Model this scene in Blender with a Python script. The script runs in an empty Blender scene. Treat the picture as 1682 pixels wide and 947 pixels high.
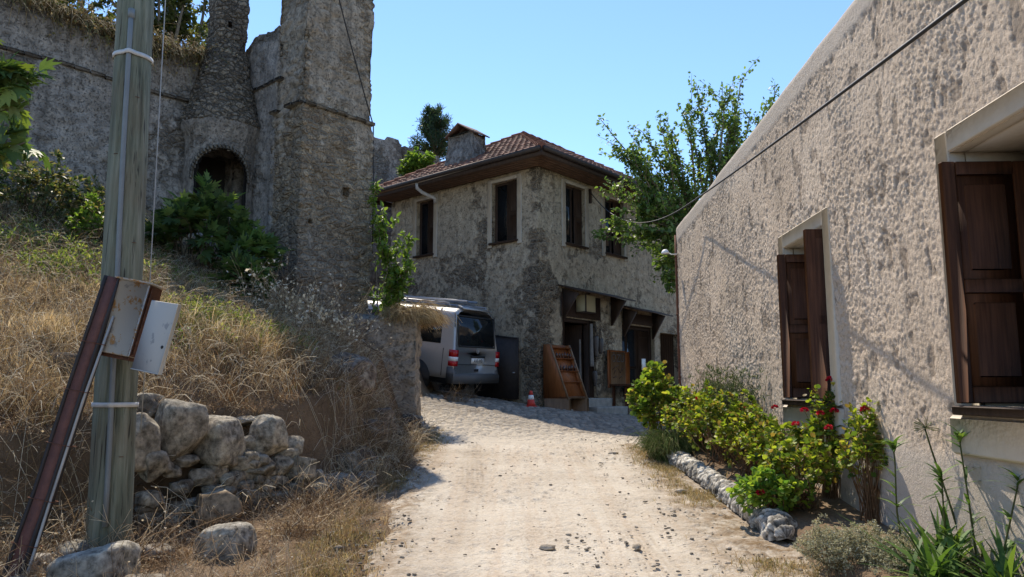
import bpy, math, random
import numpy as np
from mathutils import Vector, Matrix

S = bpy.context.scene
COL = S.collection
rng = np.random.default_rng(7)
random.seed(7)
R_ = math.radians

# ------------------------------------------------------------------ camera, sky, sun, exposure
PITCH = math.atan(167 / 1240)
cd = bpy.data.cameras.new('camera')
cd.sensor_width = 36
cd.lens = 1240 / 1682 * 36
cd.clip_start = .05
cd.clip_end = 3000
cam = bpy.data.objects.new('camera', cd)
COL.objects.link(cam)
cam.location = (0, 0, 1.6)
cam.rotation_euler = (R_(90) + PITCH, 0, 0)
S.camera = cam

SUN_AZ, SUN_EL = R_(-19), R_(54)
w = bpy.data.worlds.new('World')
S.world = w
w.use_nodes = True
sky = w.node_tree.nodes.new('ShaderNodeTexSky')
sky.sky_type = 'NISHITA'
sky.sun_disc = False
sky.sun_elevation = SUN_EL
sky.sun_rotation = SUN_AZ
sky.air_density = 1.0
sky.dust_density = 0
sky.ozone_density = 5.5
bg = w.node_tree.nodes['Background']
bg.inputs['Strength'].default_value = .15
w.node_tree.links.new(sky.outputs[0], bg.inputs[0])

sd = bpy.data.lights.new('sun', 'SUN')
sd.energy = 3.9
sd.angle = R_(.55)
sd.color = (1, .90, .75)
sun = bpy.data.objects.new('sun', sd)
COL.objects.link(sun)
SUNV = Vector((math.sin(SUN_AZ) * math.cos(SUN_EL), math.cos(SUN_AZ) * math.cos(SUN_EL), math.sin(SUN_EL)))
sun.rotation_euler = SUNV.to_track_quat('Z', 'Y').to_euler()
sun.location = SUNV * 60

S.view_settings.view_transform = 'Standard'
S.view_settings.look = 'None'
S.view_settings.exposure = .72
S.view_settings.gamma = 1
S.cycles.max_bounces = 8
S.cycles.transparent_max_bounces = 8
S.cycles.sample_clamp_indirect = 6

# ------------------------------------------------------------------ noise
def _h(ix, iy, iz, seed=0):
    h = (ix.astype(np.int64) * 374761393 + iy.astype(np.int64) * 668265263 + iz.astype(np.int64) * 2147483647 + seed * 974711) & 0xffffffff
    h = ((h ^ (h >> 13)) * 1274126177) & 0xffffffff
    h = h ^ (h >> 16)
    return (h & 0xffffff).astype(np.float64) / 0xffffff


def vnoise(p, seed=0):
    p = np.asarray(p, float)
    i = np.floor(p).astype(np.int64)
    f = p - i
    f = f * f * f * (f * (f * 6 - 15) + 10)
    out = 0
    for dx in (0, 1):
        for dy in (0, 1):
            for dz in (0, 1):
                ww = (f[..., 0] if dx else 1 - f[..., 0]) * (f[..., 1] if dy else 1 - f[..., 1]) * (f[..., 2] if dz else 1 - f[..., 2])
                out = out + ww * _h(i[..., 0] + dx, i[..., 1] + dy, i[..., 2] + dz, seed)
    return out * 2 - 1


def fbm(p, octv=4, seed=0, gain=.5):
    p = np.asarray(p, float)
    a, s, t = 1., 0, 0
    for k in range(octv):
        s = s + a * vnoise(p * 2 ** k + k * 17.3, seed + k)
        t += a
        a *= gain
    return s / t


def cells(u, v, seed=0):
    """nearest jittered points: F1, F2, random id of the nearest"""
    iu, iv = np.floor(u).astype(np.int64), np.floor(v).astype(np.int64)
    F1 = np.full(u.shape, 9.)
    F2 = np.full(u.shape, 9.)
    ID = np.zeros(u.shape)
    z = np.zeros_like(iu)
    for a in (-1, 0, 1):
        for b in (-1, 0, 1):
            cu, cv = iu + a, iv + b
            px = cu + .5 + (_h(cu, cv, z, seed) - .5) * .9
            py = cv + .5 + (_h(cu, cv, z, seed + 1) - .5) * .9
            d = np.hypot(u - px, v - py)
            idn = _h(cu, cv, z, seed + 2)
            near = d < F1
            F2 = np.where(near, F1, np.minimum(F2, d))
            ID = np.where(near, idn, ID)
            F1 = np.where(near, d, F1)
    return F1, F2, ID


def sstep(a, b, x):
    t = np.clip((x - a) / (b - a), 0, 1)
    return t * t * (3 - 2 * t)


def nrm(a):
    a = np.asarray(a, float)
    return a / np.maximum(np.linalg.norm(a, axis=-1, keepdims=True), 1e-9)


# ------------------------------------------------------------------ materials
def new_mat(name):
    m = bpy.data.materials.new(name)
    m.use_nodes = True
    nt = m.node_tree
    b = nt.nodes['Principled BSDF']
    return m, nt, b


class NT:
    def __init__(s, nt):
        s.t = nt

    def n(s, kind, _props=None, **inp):
        nd = s.t.nodes.new('ShaderNode' + kind)
        for k, v in (_props or {}).items():
            setattr(nd, k, v)
        for k, v in inp.items():
            s.put(nd, k.replace('_', ' '), v)
        return nd

    def put(s, nd, key, v):
        sock = nd.inputs[int(key)] if str(key).isdigit() else nd.inputs[key]
        if isinstance(v, bpy.types.NodeSocket):
            s.t.links.new(v, sock)
        else:
            sock.default_value = v

    def pos(s, scale=(1, 1, 1)):
        g = s.t.nodes.new('ShaderNodeNewGeometry')
        v = s.t.nodes.new('ShaderNodeVectorMath')
        v.operation = 'MULTIPLY'
        s.t.links.new(g.outputs['Position'], v.inputs[0])
        v.inputs[1].default_value = scale
        return v.outputs[0]

    def noise(s, vec, scale, detail=4, rough=.55):
        nd = s.n('TexNoise')
        s.t.links.new(vec, nd.inputs['Vector'])
        nd.inputs['Scale'].default_value = scale
        nd.inputs['Detail'].default_value = detail
        nd.inputs['Roughness'].default_value = rough
        return nd.outputs['Fac']

    def vor(s, vec, scale, feature='F1', rnd=1.):
        nd = s.n('TexVoronoi', {'feature': feature})
        s.t.links.new(vec, nd.inputs['Vector'])
        nd.inputs['Scale'].default_value = scale
        nd.inputs['Randomness'].default_value = rnd
        return nd

    def ramp(s, fac, stops):
        r = s.t.nodes.new('ShaderNodeValToRGB')
        e = r.color_ramp.elements
        while len(e) < len(stops):
            e.new(.5)
        for k, (p, c) in enumerate(stops):
            e[k].position = p
            e[k].color = (*c, 1) if not isinstance(c, (int, float)) else (c, c, c, 1)
        s.t.links.new(fac, r.inputs[0])
        return r.outputs[0]

    def mix(s, fac, a, b, mode='MIX'):
        nd = s.t.nodes.new('ShaderNodeMix')
        nd.data_type = 'RGBA'
        nd.blend_type = mode
        for sock, v in ((nd.inputs[0], fac), (nd.inputs[6], a), (nd.inputs[7], b)):
            if isinstance(v, bpy.types.NodeSocket):
                s.t.links.new(v, sock)
            elif isinstance(v, (int, float)):
                sock.default_value = v
            else:
                sock.default_value = (*v, 1)
        return nd.outputs[2]

    def math(s, op, a, b=0., c=0.):
        nd = s.t.nodes.new('ShaderNodeMath')
        nd.operation = op
        for k, v in enumerate((a, b, c)):
            if isinstance(v, bpy.types.NodeSocket):
                s.t.links.new(v, nd.inputs[k])
            else:
                nd.inputs[k].default_value = v
        return nd.outputs[0]

    def attr(s, name):
        a = s.t.nodes.new('ShaderNodeAttribute')
        a.attribute_name = name
        return a

    def bump(s, h, strength=.5, dist=.02, normal=None):
        b = s.t.nodes.new('ShaderNodeBump')
        b.inputs['Strength'].default_value = strength
        b.inputs['Distance'].default_value = dist
        s.t.links.new(h, b.inputs['Height'])
        if normal:
            s.t.links.new(normal, b.inputs['Normal'])
        return b.outputs[0]


def simple(name, col, rough=.8, metal=0, var=.15, scale=6, bump=.15, bscale=60, stretch=(1, 1, 1), coat=0):
    """a plain material with mottled colour and fine relief"""
    m, nt, b = new_mat(name)
    k = NT(nt)
    p = k.pos(stretch)
    f = k.noise(p, scale, 6, .65)
    c = k.ramp(f, [(.25, tuple(x * (1 - var) for x in col)), (.75, tuple(min(1, x * (1 + var)) for x in col))])
    nt.links.new(c, b.inputs['Base Color'])
    b.inputs['Roughness'].default_value = rough
    b.inputs['Metallic'].default_value = metal
    b.inputs['Coat Weight'].default_value = coat
    if bump:
        nt.links.new(k.bump(k.noise(p, bscale, 3), bump, .01), b.inputs['Normal'])
    return m


def wood(name, dark, light, grain=(40, 40, 3), rough=.6, spec=.3):
    m, nt, b = new_mat(name)
    k = NT(nt)
    p = k.pos(grain)
    f = k.noise(p, 1, 5, .6)
    f2 = k.noise(k.pos(), 3, 3)
    c = k.mix(k.math('MULTIPLY', f2, .5), k.ramp(f, [(.3, dark), (.72, light)]), tuple(x * .6 for x in dark))
    nt.links.new(c, b.inputs['Base Color'])
    b.inputs['Roughness'].default_value = rough
    b.inputs['Specular IOR Level'].default_value = spec
    nt.links.new(k.bump(f, .35, .008), b.inputs['Normal'])
    return m


def masonry(name, plaster, plaster2, stone_a, stone_b, mortar, bias=.5, streak=.4, sscale=3.2, rough=.95, tone=1.):
    """rubble stone under patchy lime plaster; attribute 'wear' lays stone bare where the wall has lost it"""
    m, nt, b = new_mat(name)
    k = NT(nt)
    P = k.pos()
    warp = k.n('VectorMath', {'operation': 'MULTIPLY_ADD'})
    nz = k.n('TexNoise', Scale=2.2, Detail=3.)
    nt.links.new(P, nz.inputs['Vector'])
    nt.links.new(nz.outputs['Color'], warp.inputs[0])
    warp.inputs[1].default_value = (.34, .34, .30)
    nt.links.new(k.pos((1, 1, 1.75)), warp.inputs[2])
    W = warp.outputs[0]
    cell = k.vor(W, sscale, 'F1', .95)
    edge = k.vor(W, sscale, 'DISTANCE_TO_EDGE', .95)
    sep = k.n('SeparateColor')
    nt.links.new(cell.outputs['Color'], sep.inputs[0])
    fine = k.noise(P, 22, 6, .7)
    mid = k.noise(P, 5.5, 5, .65)
    sc = k.mix(sep.outputs[0], stone_a, stone_b)
    sc = k.mix(k.ramp(fine, [(.38, .85), (.55, .0)]), sc, tuple(x * .35 for x in stone_a))
    sc = k.mix(k.ramp(mid, [(.5, 0.), (.75, .55)]), sc, plaster2)
    joint = k.ramp(k.math('ADD', edge.outputs['Distance'], k.math('MULTIPLY', k.math('SUBTRACT', fine, .5), .12)), [(.02, 1.), (.10, 0.)])
    sc = k.mix(joint, sc, mortar)
    # plaster
    big = k.noise(k.pos((1, 1, .8)), .75, 6, .62)
    pc = k.mix(k.ramp(mid, [(.35, 0.), (.68, 1.)]), plaster, plaster2)
    st = k.noise(k.pos((7, 7, .45)), 1, 5, .6)
    pc = k.mix(k.math('MULTIPLY', k.ramp(st, [(.48, 0.), (.7, 1.)]), streak), pc, tuple(x * .35 for x in plaster))
    spots = k.noise(P, 9, 4, .7)
    pc = k.mix(k.ramp(spots, [(.53, 0.), (.62, .8)]), pc, tuple(x * .28 for x in plaster))
    pits = k.noise(P, 27, 4, .75)
    pc = k.mix(k.ramp(pits, [(.57, 0.), (.64, .8)]), pc, tuple(x * .30 for x in plaster))
    pc = k.mix(k.ramp(fine, [(.38, .45), (.6, 0.)]), pc, tuple(x * .55 for x in plaster2))
    wear = k.attr('wear').outputs['Fac']
    val = k.math('ADD', k.math('ADD', big, k.math('MULTIPLY', k.math('SUBTRACT', mid, .5), .45)), wear)
    mask = k.ramp(val, [(bias, 0.), (bias + .045, 1.)])
    c = k.mix(mask, pc, sc)
    if tone != 1:
        c = k.mix(1., c, (tone, tone, tone), 'MULTIPLY')
    nt.links.new(c, b.inputs['Base Color'])
    b.inputs['Roughness'].default_value = rough
    b.inputs['Specular IOR Level'].default_value = .15
    hst = k.math('SUBTRACT', k.math('MULTIPLY', k.ramp(edge.outputs['Distance'], [(.0, 0.), (.16, 1.)]), 1.), 1.15)
    h = k.math('MULTIPLY', mask, hst)
    h = k.math('ADD', h, k.math('MULTIPLY', fine, .45))
    h = k.math('ADD', h, k.math('MULTIPLY', mid, .4))
    h = k.math('SUBTRACT', h, k.math('MULTIPLY', k.ramp(pits, [(.55, 0.), (.66, 1.)]), .4))
    nt.links.new(k.bump(h, .9, .045), b.inputs['Normal'])
    return m


def leaf_mat(name, trans=.45, rough=.5, tint=(1.15, 1.2, .55), spec=.35):
    m, nt, b = new_mat(name)
    k = NT(nt)
    a = k.attr('col').outputs['Color']
    nt.links.new(a, b.inputs['Base Color'])
    b.inputs['Roughness'].default_value = rough
    b.inputs['Specular IOR Level'].default_value = spec
    t = k.n('BsdfTranslucent')
    nt.links.new(k.mix(1., a, tint, 'MULTIPLY'), t.inputs[0])
    mx = k.n('MixShader')
    mx.inputs[0].default_value = trans
    nt.links.new(b.outputs[0], mx.inputs[1])
    nt.links.new(t.outputs[0], mx.inputs[2])
    nt.links.new(mx.outputs[0], nt.nodes['Material Output'].inputs[0])
    return m


def attr_mat(name, rough=.85, spec=.2, bump=.3, bscale=40, metal=0, grain=.25):
    """colour from the mesh attribute 'col', broken up by fine noise"""
    m, nt, b = new_mat(name)
    k = NT(nt)
    a = k.attr('col').outputs['Color']
    f = k.noise(k.pos(), bscale, 5, .7)
    c = k.mix(k.ramp(f, [(.3, grain * 1.6), (.65, 0.)]), a, (.03, .025, .02))
    nt.links.new(c, b.inputs['Base Color'])
    b.inputs['Roughness'].default_value = rough
    b.inputs['Metallic'].default_value = metal
    b.inputs['Specular IOR Level'].default_value = spec
    nt.links.new(k.bump(f, bump, .012), b.inputs['Normal'])
    return m


M = {}
M['leaf'] = leaf_mat('leaf', .5)
M['glossy_leaf'] = leaf_mat('glossy_leaf', .35, .5, spec=.3)
M['straw'] = leaf_mat('straw', .35, .7, (1.1, 1., .8), .15)
M['petal'] = leaf_mat('petal', .25, .6, (1, .8, .8), .2)
M['bark'] = simple('bark', (.13, .105, .08), .9, 0, .4, 14, .5, 60, (1, 1, .25))
M['twig'] = simple('twig', (.16, .125, .085), .9, 0, .35, 20, 0)
M['dark_wood'] = wood('dark_wood', (.050, .019, .008), (.15, .060, .027), (60, 60, 2.5), .6, .18)
M['old_wood'] = wood('old_wood', (.028, .017, .012), (.072, .044, .030), (35, 35, 3), .7)
M['soffit_wood'] = wood('soffit_wood', (.085, .046, .028), (.18, .10, .06), (6, 6, 30), .7)
M['orange_wood'] = wood('orange_wood', (.20, .065, .020), (.42, .15, .045), (25, 25, 3), .5)
M['board_wood'] = wood('board_wood', (.17, .10, .055), (.33, .21, .12), (18, 18, 2), .6)
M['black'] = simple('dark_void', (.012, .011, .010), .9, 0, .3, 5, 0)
M['dark_glass'] = simple('dark_glass', (.012, .015, .017), .06, 0, .2, 3, 0)
M['trim'] = simple('smooth_plaster', (.56, .495, .405), .85, 0, .14, 3.5, .35, 24)
M['trim_grey'] = simple('grey_plaster', (.36, .33, .28), .9, 0, .2, 3, .4, 22)
M['tile'] = attr_mat('roof_tile', .85, .2, .4, 30)
M['rock'] = attr_mat('rock', .95, .1, 1., 15, 0, .6)
M['rust'] = simple('rust', (.13, .05, .024), .85, .1, .5, 30, .5, 120)
M['rust_red'] = simple('rusty_red_steel', (.13, .048, .032), .7, .1, .35, 14, .4, 90)
M['grey_pvc'] = simple('grey_plastic_pipe', (.17, .185, .185), .5, 0, .12, 8, .05)
M['strap'] = simple('white_strap', (.52, .51, .48), .6, 0, .18, 16, .1)
M['cable'] = simple('black_cable', (.016, .015, .015), .6, 0, .2, 10, 0)
M['grey_cable'] = simple('grey_cable', (.35, .34, .32), .6, 0, .2, 10, 0)
M['iron'] = simple('dark_iron', (.035, .026, .022), .65, .2, .35, 9, .3, 60)
M['soot'] = simple('soot', (.018, .016, .015), .98, 0, .5, 3, .4, 14)
M['rubber'] = simple('rubber', (.018, .018, .018), .8, 0, .2, 20, .1)
M['grey_plastic'] = simple('grey_bumper_plastic', (.10, .10, .10), .6, 0, .12, 20, .1)
M['alloy'] = simple('wheel_metal', (.35, .35, .36), .4, .7, .1, 8, 0)
M['white_plastic'] = simple('white_plastic', (.78, .78, .76), .5, 0, .04, 8, 0)
M['red_lamp'] = simple('red_lamp_plastic', (.42, .010, .012), .15, 0, .1, 8, 0)
M['ink'] = simple('black_lettering', (.02, .017, .015), .7, 0, .2, 12, 0)
M['cone_red'] = simple('cone_red', (.55, .045, .03), .6, 0, .15, 8, .1)
M['cream'] = simple('cream_panel', (.36, .30, .17), .6, 0, .08, 5, .05)
M['leather'] = simple('dark_leather', (.03, .021, .017), .55, 0, .5, 10, .3, 40)
M['grey_cloth'] = simple('grey_cloth', (.16, .15, .14), .9, 0, .3, 9, .3, 60)
M['jar'] = simple('dark_jar', (.05, .018, .012), .25, 0, .5, 14, 0)
M['step_stone'] = simple('step_stone', (.26, .245, .215), .9, 0, .3, 6, .6, 30)

# silver paint
m, nt, b = new_mat('silver_van_paint')
k = NT(nt)
dust = k.noise(k.pos(), 4, 5, .7)
nt.links.new(k.mix(k.ramp(dust, [(.4, 0.), (.8, .35)]), (.40, .40, .395), (.36, .33, .285)), b.inputs['Base Color'])
b.inputs['Metallic'].default_value = .35
nt.links.new(k.ramp(dust, [(.3, .28), (.8, .5)]), b.inputs['Roughness'])
b.inputs['Coat Weight'].default_value = .4
M['van_paint'] = m

# weathered pole
m, nt, b = new_mat('weathered_pole_wood')
k = NT(nt)
g1 = k.noise(k.pos((26, 26, .9)), 1, 6, .65)
g2 = k.noise(k.pos((1, 1, .6)), 3, 4)
c = k.ramp(g1, [(.28, (.045, .052, .036)), (.5, (.16, .17, .12)), (.75, (.29, .29, .225))])
c = k.mix(k.ramp(g2, [(.45, 0.), (.7, .55)]), c, (.15, .115, .07))
crack = k.noise(k.pos((55, 55, 1.1)), 1, 2, .5)
c = k.mix(k.ramp(crack, [(.64, 0.), (.69, .85)]), c, (.018, .016, .012))
nt.links.new(c, b.inputs['Base Color'])
b.inputs['Roughness'].default_value = .9
nt.links.new(k.bump(g1, .8, .02), b.inputs['Normal'])
M['pole'] = m

# white painted, rusting steel
m, nt, b = new_mat('rusting_white_paint')
k = NT(nt)
r1 = k.noise(k.pos((1.5, 1.5, 1)), 7, 6, .7)
r2 = k.noise(k.pos(), 60, 3, .6)
wear = k.attr('wear').outputs['Fac']
v = k.math('ADD', k.math('ADD', r1, k.math('MULTIPLY', r2, .14)), wear)
c = k.mix(k.ramp(k.noise(k.pos(), 13, 3, .6), [(.63, 0.), (.68, .6)]), (.47, .44, .39), (.20, .205, .21))
c = k.mix(k.ramp(v, [(.645, 0.), (.69, 1.)]), c, (.40, .22, .085))
c = k.mix(k.ramp(v, [(.74, 0.), (.82, 1.)]), c, (.12, .045, .022))
nt.links.new(c, b.inputs['Base Color'])
b.inputs['Roughness'].default_value = .85
b.inputs['Specular IOR Level'].default_value = .15
nt.links.new(k.bump(v, .2, .005), b.inputs['Normal'])
M['rust_white'] = m

# stucco of the street wall
m, nt, b = new_mat('rough_stucco')
k = NT(nt)
P = k.pos()
f1 = k.noise(P, 1.1, 5, .6)
f2 = k.noise(P, 32, 5, .7)
f3 = k.noise(P, 110, 4, .7)
c = k.ramp(f1, [(.3, (.53, .425, .32)), (.5, (.625, .505, .385)), (.72, (.69, .57, .445))])
c = k.mix(k.ramp(f2, [(.34, .6), (.52, 0.)]), c, (.25, .20, .155))
st = k.noise(k.pos((5, 5, .35)), 1, 5, .6)
c = k.mix(k.ramp(st, [(.52, 0.), (.72, .35)]), c, (.22, .185, .15))
pit = k.attr('wear').outputs['Fac']
c = k.mix(k.ramp(pit, [(.2, 0.), (.9, .6)]), c, (.23, .18, .135))
smooth = k.attr('smooth').outputs['Fac']
c = k.mix(k.math('MULTIPLY', smooth, .75), c, (.50, .445, .38))
nt.links.new(c, b.inputs['Base Color'])
b.inputs['Roughness'].default_value = .95
b.inputs['Specular IOR Level'].default_value = .1
h = k.math('ADD', k.math('MULTIPLY', f2, .9), k.math('MULTIPLY', f3, .4))
nt.links.new(k.bump(h, .75, .018), b.inputs['Normal'])
M['stucco'] = m

M['house_masonry'] = masonry('house_masonry', (.53, .45, .33), (.33, .27, .19), (.10, .08, .06), (.28, .23, .165), (.28, .23, .165), .56, .4, 5.0)
M['ruin_masonry'] = masonry('ruin_masonry', (.41, .375, .335), (.20, .178, .155), (.12, .105, .09), (.27, .235, .195), (.20, .178, .15), .50, .9, 4.8)
M['pier_masonry'] = masonry('pier_masonry', (.47, .40, .315), (.27, .225, .17), (.18, .142, .105), (.40, .32, .225), (.27, .22, .16), .47, .7, 5.0)
M['hood_masonry'] = masonry('hood_masonry', (.42, .37, .31), (.3, .26, .21), (.13, .11, .09), (.31, .265, .205), (.10, .088, .07), .3, .3, 6.5)

# ground
def ground_mat(name, kind):
    m, nt, b = new_mat(name)
    k = NT(nt)
    P = k.pos()
    a = k.noise(P, .9, 6, .62)
    f = k.noise(P, 30, 6, .75)
    g = k.noise(P, 130, 3, .7)
    v = k.vor(P, 55, 'F1')
    sep = k.n('SeparateColor')
    nt.links.new(v.outputs['Color'], sep.inputs[0])
    if kind == 'dirt':
        c = k.ramp(a, [(.3, (.43, .365, .285)), (.5, (.535, .47, .38)), (.72, (.61, .55, .455))])
        c = k.mix(k.ramp(k.noise(k.pos((9, .5, 1)), 1, 4), [(.45, 0.), (.7, .4)]), c, (.45, .33, .225))
        c = k.mix(k.math('MULTIPLY', k.ramp(sep.outputs[0], [(.72, 0.), (.8, 1.)]), .35), c, (.62, .565, .49))
        c = k.mix(k.ramp(f, [(.32, .7), (.47, 0.)]), c, (.26, .20, .14))
        c = k.mix(k.math('MULTIPLY', k.attr('track').outputs['Fac'], .5), c, (.36, .285, .205))
        c = k.mix(k.math('MULTIPLY', k.attr('verge').outputs['Fac'], k.ramp(k.noise(P, 7, 5, .7), [(.35, 0.), (.6, 1.)])), c, (.20, .135, .075))
    elif kind == 'cobble':
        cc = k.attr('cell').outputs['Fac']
        c = k.ramp(cc, [(.0, (.20, .172, .14)), (.5, (.29, .25, .20)), (1., (.40, .35, .285))])  # stone tones darkened to deepen the house's shade on the street
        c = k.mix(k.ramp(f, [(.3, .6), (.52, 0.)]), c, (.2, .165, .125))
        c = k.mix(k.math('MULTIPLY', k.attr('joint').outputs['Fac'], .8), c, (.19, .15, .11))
        c = k.mix(k.attr('dust_to_shade').outputs['Fac'], c, (.53, .465, .375))
    else:
        c = k.ramp(a, [(.3, (.11, .075, .046)), (.5, (.19, .13, .08)), (.72, (.30, .225, .15))])
        c = k.mix(k.ramp(f, [(.32, .7), (.5, 0.)]), c, (.09, .062, .042))
        c = k.mix(k.math('MULTIPLY', k.ramp(k.noise(P, 60, 4, .8), [(.6, 0.), (.7, 1.)]), .55), c, (.40, .33, .25))
    nt.links.new(c, b.inputs['Base Color'])
    b.inputs['Roughness'].default_value = .97
    b.inputs['Specular IOR Level'].default_value = .1
    h = k.math('ADD', k.math('MULTIPLY', f, 1.), k.math('MULTIPLY', g, .35))
    h = k.math('SUBTRACT', h, k.math('MULTIPLY', v.outputs['Distance'], .35))
    nt.links.new(k.bump(h, .7, .022), b.inputs['Normal'])
    return m


M['dirt'] = ground_mat('dusty_dirt', 'dirt')
M['cobble'] = ground_mat('worn_shaded_cobbles', 'cobble')
M['soil'] = ground_mat('dry_soil', 'soil')


# ------------------------------------------------------------------ object helpers
def tag(o, label=None, cat=None, group=None, kind=None):
    if label: o['label'] = label
    if cat: o['category'] = cat
    if group: o['group'] = group
    if kind: o['kind'] = kind
    return o


def thing(name, label, cat, loc=(0, 0, 0), group=None):
    o = bpy.data.objects.new(name, None)
    o.empty_display_size = .2
    COL.objects.link(o)
    o.location = loc
    o['w'] = tuple(float(x) for x in loc)
    return tag(o, label, cat, group)


def world_of(p):
    return np.array(p['w'][:]) if p is not None and 'w' in p else np.zeros(3)


def np_mesh(name, V, faces, mat, parent=None, col=None, attrs=None, smooth=False):
    """faces: list of (n,k) index arrays; V in world coordinates"""
    V = np.asarray(V, float)
    base = world_of(parent)
    me = bpy.data.meshes.new(name)
    me.vertices.add(len(V))
    me.vertices.foreach_set('co', (V - base).astype(np.float32).ravel())
    faces = [np.asarray(f, np.int32) for f in faces if len(f)]
    loops = np.concatenate([f.ravel() for f in faces])
    tot = np.concatenate([np.full(len(f), f.shape[1], np.int32) for f in faces])
    st = np.concatenate([[0], np.cumsum(tot)[:-1]]).astype(np.int32)
    me.loops.add(len(loops))
    me.loops.foreach_set('vertex_index', loops)
    me.polygons.add(len(tot))
    me.polygons.foreach_set('loop_start', st)
    if smooth:
        me.polygons.foreach_set('use_smooth', np.ones(len(tot), bool))
    me.update(calc_edges=True)
    me.validate()
    if col is not None:
        a = me.attributes.new('col', 'FLOAT_COLOR', 'POINT')
        c4 = np.ones((len(V), 4), np.float32)
        c4[:, :3] = col
        a.data.foreach_set('color', c4.ravel())
    for nme, arr in (attrs or {}).items():
        a = me.attributes.new(nme, 'FLOAT', 'POINT')
        a.data.foreach_set('value', np.asarray(arr, np.float32).ravel())
    me.materials.append(mat)
    o = bpy.data.objects.new(name, me)
    COL.objects.link(o)
    if parent is not None:
        o.parent = parent
        o['w'] = tuple(base)
    return o


class Geo:
    def __init__(s):
        s.V, s.F, s.C, s.n = [], {}, [], 0

    def add(s, V, F, col=None):
        V = np.asarray(V, float).reshape(-1, 3)
        s.V.append(V)
        if col is not None:
            s.C.append(np.broadcast_to(np.asarray(col, float), (len(V), 3)))
        for f in ([F] if isinstance(F, np.ndarray) else F):
            f = np.asarray(f, np.int64)
            if f.ndim == 1: f = f[None]
            s.F.setdefault(f.shape[1], []).append(f + s.n)
        s.n += len(V)
        return s

    def box(s, c, size, ax=None, bev=0., col=None):
        """c centre, size full extents, ax 3 row vectors; a small bevel if asked"""
        ax = np.eye(3) if ax is None else np.asarray(ax, float)
        h = np.asarray(size, float) / 2
        if bev <= 0:
            v = np.array([[x, y, z] for x in (-1, 1) for y in (-1, 1) for z in (-1, 1)], float) * h
            f = np.array([[0, 1, 3, 2], [4, 6, 7, 5], [0, 4, 5, 1], [2, 3, 7, 6], [0, 2, 6, 4], [1, 5, 7, 3]])
            return s.add(v @ ax + np.asarray(c), f, col)
        b = min(bev, *(h * .9))
        sg = [(x, y, z) for x in (-1, 1) for y in (-1, 1) for z in (-1, 1)]
        v = []
        for (x, y, z) in sg:
            for a in range(3):
                q = np.array([x, y, z], float) * (h - b)
                q[a] = (x, y, z)[a] * h[a]
                v.append(q)
        idx = lambda i, a: i * 3 + a
        pos = {g: i for i, g in enumerate(sg)}
        quads, tris = [], []
        for a in range(3):
            b1, b2 = (a + 1) % 3, (a + 2) % 3
            for sa in (-1, 1):
                q = []
                for s1, s2 in ((-1, -1), (1, -1), (1, 1), (-1, 1)):
                    g = [0, 0, 0]; g[a] = sa; g[b1] = s1; g[b2] = s2
                    q.append(idx(pos[tuple(g)], a))
                quads.append(q if sa > 0 else q[::-1])
            for s1 in (-1, 1):
                for s2 in (-1, 1):
                    g0 = [0, 0, 0]; g0[a] = -1; g0[b1] = s1; g0[b2] = s2
                    g1 = list(g0); g1[a] = 1
                    i0, i1 = pos[tuple(g0)], pos[tuple(g1)]
                    quads.append([idx(i0, b1), idx(i1, b1), idx(i1, b2), idx(i0, b2)])
        for i in range(8):
            tris.append([idx(i, 0), idx(i, 1), idx(i, 2)])
        return s.add(np.array(v) @ ax + np.asarray(c), [np.array(quads), np.array(tris)], col)

    def tube(s, pts, r, n=6, col=None, cap=True):
        pts = np.asarray(pts, float)
        r = np.broadcast_to(np.asarray(r, float), (len(pts),))
        t = nrm(np.gradient(pts, axis=0))
        ref = np.array([0, 0, 1.]) if abs(t[0][2]) < .9 else np.array([1., 0, 0])
        a = nrm(np.cross(t, ref))
        b = np.cross(t, a)
        ang = np.arange(n) / n * 2 * np.pi
        ring = a[:, None] * np.cos(ang)[None, :, None] + b[:, None] * np.sin(ang)[None, :, None]
        V = pts[:, None] + ring * r[:, None, None]
        k = len(pts)
        i, j = np.meshgrid(np.arange(k - 1), np.arange(n), indexing='ij')
        q = np.stack([i * n + j, i * n + (j + 1) % n, (i + 1) * n + (j + 1) % n, (i + 1) * n + j], -1).reshape(-1, 4)
        F = [q]
        if cap and n > 2:
            F += [np.arange(n)[::-1].copy(), np.arange(n) + (k - 1) * n]
        return s.add(V.reshape(-1, 3), F, col)

    def prism(s, poly, d, col=None):
        """poly (k,3) extruded by vector d"""
        p = np.asarray(poly, float)
        k = len(p)
        V = np.concatenate([p, p + np.asarray(d)])
        side = np.array([[i, (i + 1) % k, k + (i + 1) % k, k + i] for i in range(k)])
        return s.add(V, [np.arange(k)[::-1].copy(), np.arange(k) + k, side], col)

    def lathe(s, c, prof, n=20, ax=None, col=None):
        """prof list (r, h) about axis ax[2]"""
        ax = np.eye(3) if ax is None else np.asarray(ax, float)
        ang = np.arange(n) / n * 2 * np.pi
        V = np.array([[r * np.cos(a), r * np.sin(a), h] for r, h in prof for a in ang]) @ ax + np.asarray(c)
        k = len(prof)
        i, j = np.meshgrid(np.arange(k - 1), np.arange(n), indexing='ij')
        q = np.stack([i * n + j, i * n + (j + 1) % n, (i + 1) * n + (j + 1) % n, (i + 1) * n + j], -1).reshape(-1, 4)
        return s.add(V, [q, np.arange(n)[::-1].copy(), np.arange(n) + (k - 1) * n], col)

    def build(s, name, mat, parent=None, smooth=False, attrs=None):
        V = np.concatenate(s.V)
        C = np.concatenate(s.C) if s.C else None
        return np_mesh(name, V, [np.concatenate(f) for f in s.F.values()], M[mat] if isinstance(mat, str) else mat, parent, C, attrs, smooth)


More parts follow.
